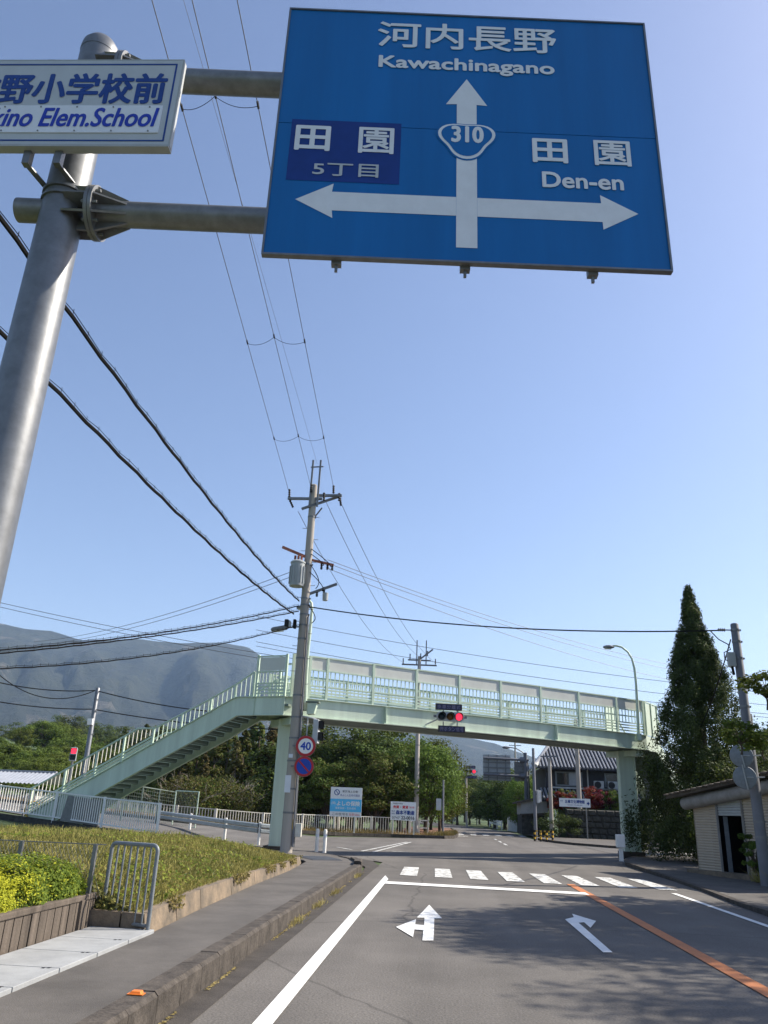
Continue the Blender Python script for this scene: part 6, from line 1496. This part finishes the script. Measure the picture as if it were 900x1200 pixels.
# bare twiggy bushes in front of the cedars
def bare(seed, h, wd):
    rr = random.Random(seed); mb = MB()
    def br(p, d, L_, r_, lv):
        q = p+d*L_; mid = p.lerp(q, .5)+Vector((rr.uniform(-1, 1), rr.uniform(-1, 1), rr.uniform(-.5, .5)))*L_*.09
        mb.tube([p, mid, q], [r_, r_*.8, r_*.6], 4 if lv else 6)
        if lv < 4:
            for k in range(3 if lv < 3 else 2):
                nd = (d+Vector((rr.uniform(-1, 1), rr.uniform(-1, 1), rr.uniform(-.35, .6)))*.75).normalized(); br(q if k else mid, nd, L_*rr.uniform(.55, .8), max(.012, r_*.6), lv+1)
    for k in range(4): br(Vector((rr.uniform(-.3, .3)*wd, rr.uniform(-.2, .2), -.1)), Vector((rr.uniform(-.6, .6), rr.uniform(-.4, .4), 1)).normalized(), h*.36, .05, 0)
    tm = mb.mesh('bare_branches'); tm.materials.append(M['palebark'])
    r = rng(seed); n = 3600; v = unit(r, n)*np.array([wd, wd*.7, h*.45])*(r.random(n)**.4)[:, None]+np.array([0, 0, h*.48])
    return tm, leaf_mesh('sparse_leaves', v, unit(r, n)+np.array([0, 0, .5]), .13, .08, r.random(n), [M['leafC'], M['leafA']], (r.random(n) < .4).astype(int))
BB = [bare(5, 3.4, 1.9), bare(9, 3.0, 1.7)]
for i, (x, y, top) in enumerate([(-16.92, 51.5, 3.35), (-15.8, 52.0, 3.78), (-14.75, 53.0, 3.5), (-13.65, 54.0, 3.31), (-12.73, 56.0, 3.71), (-11.35, 58.0, 3.27), (-10.13, 58.0, 3.89)]):
    k = top/3.3; plant('bare_bush', BB[i % 2], ORD[i]+' from the left pale twiggy half-bare bush behind the white fence', 'bush', (x, y+1.2, .1), rt.uniform(0, 6), (k*1.1, k*1.1, k), 'twiggy bushes behind the white fence', ('branches', 'leaves'))

grow(V_oak, [(-18.43, 54.5, 2.35), (-17.11, 54.0, 2.65), (-16.01, 55.0, 2.83), (-14.74, 55.5, 2.67), (-13.56, 57.0, 2.87), (-12.18, 58.5, 3.26), (-11.11, 60.0, 3.65)], 'green_bush', 'bush', 'low green bush among the twiggy bushes behind the white fence', 'green bushes behind the white fence', 1.7)
# right-hand side
CF = cedar('conifer', 91, 11.6, 3.6, 135000, .105, 'leafD', .7, 'leafA', .10, .16, tuft=.46, pw=1.06, gap=.12, rag=.2, per=150, tall=1.5)
plant('conifer_tree', CF, 'tall dark pointed conifer standing at the right end of the footbridge', 'conifer', (11.32, 36.0, .1))
V_sh = [broadleaf('shrub', 101+i, 2.6, 1.25, .15, 34, 5200, .10, ['leafD', 'leafA'], .05, mix=.3) for i in range(2)]
for i, (x, y, sc, lab) in enumerate(((10.2, 33.2, 1.05, 'large dark shrub under the conifer beside the right bridge column'), (9.75, 30.6, .85, 'dark shrub against the left end wall of the garage'), (10.9, 32.6, 1.35, 'tall dark shrub directly below the conifer behind the garage roof'))):
    plant('shrub', V_sh[i % 2], lab, 'shrub', (x, y, .1), i*1.7, (sc, sc, sc*1.15), 'dark shrubs under the conifer')
plant('shrub', broadleaf('camellia', 111, 1.5, .42, .12, 22, 2600, .075, ['leafA', 'leafB'], .03, mix=.25), 'small glossy-leaved shrub in front of the garage doorway beside the grey pole', 'shrub', (8.95, 25.1, .12))
r = rng(8); n = 2600; x = r.uniform(8.8, 10.4, n); y = r.uniform(20.5, 25.2, n)
part('roadside_weeds', blades('roadside_weeds', x, y, np.full(n, .12), .1, .4, .02, M['grass'], 15, .5), None, kind='stuff', fix=False)
TA = broadleaf('roadside_tree', 121, 8.5, 3.0, 2.8, 90, 22000, .14, ['leafB', 'leafA'], .17, mix=.5)
TB = broadleaf('roadside_tree', 125, 13, 3.3, 3.5, 110, 30000, .17, ['leafA', 'leafB'], .22, mix=.4)
plant('roadside_tree', TA, 'leafy tree whose crown edge shows behind the grey pole at the right edge', 'tree', (15.6, 26.5, .1), .4, (.95, .95, .82))
plant('roadside_tree', TB, 'tall roadside tree off to the right shading the turning lane', 'tree', (15.5, 19.8, .1), 0, (1, 1, 1.0))
plant('roadside_tree', TB, 'broad roadside tree at right nearest the viewer shading the orange line', 'tree', (15.8, 13.4, .1), 2.1, (1.05, 1.05, .96))
plant('roadside_tree', TB, 'roadside tree at right standing between the two other tall shading trees', 'tree', (13.4, 17.2, .1), 1.2, (.95, .95, .95))
# a low branch reaching in front of the grey pole
BRn = broadleaf('branch', 131, 1.2, .95, .1, 14, 900, .15, ['leafB', 'leafA'], .03, mix=.6)
for i, (p, lab, s_) in enumerate((((7.144, 20.0, 3.686), 'leafy branch hanging in front of the grey pole above the road mirrors', .8), ((7.85, 20.5, 3.552), 'leafy branch at the right edge level with the road mirrors', .7), ((8.091, 20.5, 4.909), 'leafy spray poking in at the right edge beside the pole top', .95))):
    plant('leafy_branch', BRn, lab, 'branch', (p[0], p[1], p[2]-.5*s_), i*2.1, (s_, s_, s_*.75), None, ('branches', 'leaves'))
# garden of the house
def gpx(px, py, y): return None
GR = [broadleaf('azalea', 141+i, 2.0, 1.35, .05, 26, 4200, .14, ['leafR', 'leafC'], .05, mix=.12) for i in range(2)]
for i, (x, y, z, s) in enumerate([(9.28, 68.6, 1.89, 0.6), (10.72, 69.0, 2.14, 0.62), (12.18, 69.5, 2.2, 0.85), (13.08, 69.2, 2.1, 0.75), (9.79, 68.4, 1.78, 0.6)]):
    plant('azalea_bush', GR[i % 2], ['red azalea bush at the left end of the garden above the stone wall', 'red azalea bush behind the white museum signboard', 'largest round red azalea bush below the house windows', 'pinkish-red azalea bush right of the largest one', 'low red azalea bush spilling over the stone wall at left'][i], 'azalea', (x, y, 2.2), i, (s, s, s*1.05), 'red azaleas in the house garden')
GS = broadleaf('garden_shrub', 151, 2.0, 1.1, .05, 22, 3000, .14, ['leafB', 'leafC'], .05, mix=.4)
for i, (x, y, z, s) in enumerate([(9.6, 69.4, 2.1, 0.8), (10.5, 69.4, 2.14, 0.75), (13.47, 69.0, 2.25, 0.75), (14.11, 68.8, 2.27, 0.8), (14.99, 68.8, 2.31, 0.9), (17.08, 69.0, 2.39, 1.4), (18.78, 69.0, 2.45, 1.6)]):
    plant('garden_shrub', GS, ORD[i]+' from the left yellow-green clipped shrub in the house garden', 'shrub', (x, y, 2.2), i*1.3, (s, s, s), 'yellow-green shrubs in the house garden')
TI = broadleaf('bank_hedge', 161, 2.6, 1.9, .0, 30, 4200, .15, ['leafD', 'leafA'], .06, mix=.25)
plant('dark_bush', TI, 'dark green sloping bush at the left end of the stone wall', 'bush', (9.095, 66.3, 0.1), 0, (1.0, .5, .75))
grow(V_oak, [(20.65, 64.0, 6.82), (20.98, 58.0, 7.56), (25.14, 62.0, 8.68), (21.94, 90.0, 6.49), (22.67, 80.0, 8.02), (24.16, 55.0, 8.49)], 'broadleaf_tree', 'tree', 'pale green tree seen between the conifer and the garage roof', 'trees behind the conifer and garage', 1.2, 0)


# ------------------------------------------------------------------ air
hm = bpy.data.materials.new('haze'); hm.use_nodes = True; t = hm.node_tree
for n_ in list(t.nodes):
    if n_.type == 'BSDF_PRINCIPLED': t.nodes.remove(n_)
pv = t.nodes.new('ShaderNodeVolumePrincipled'); pv.inputs['Color'].default_value = (.46, .68, 1.0, 1); pv.inputs['Density'].default_value = .000085; pv.inputs['Anisotropy'].default_value = .15
t.links.new(pv.outputs[0], t.nodes['Material Output'].inputs['Volume'])
mb = MB(); mb.box((0, 1500, 460), (19800, 16800, 1000)); mb.v = [(x, y, -40 if z < 0 else z) for x, y, z in mb.v]
part('haze', mb, hm, None, kind='stuff')

fit_texts()
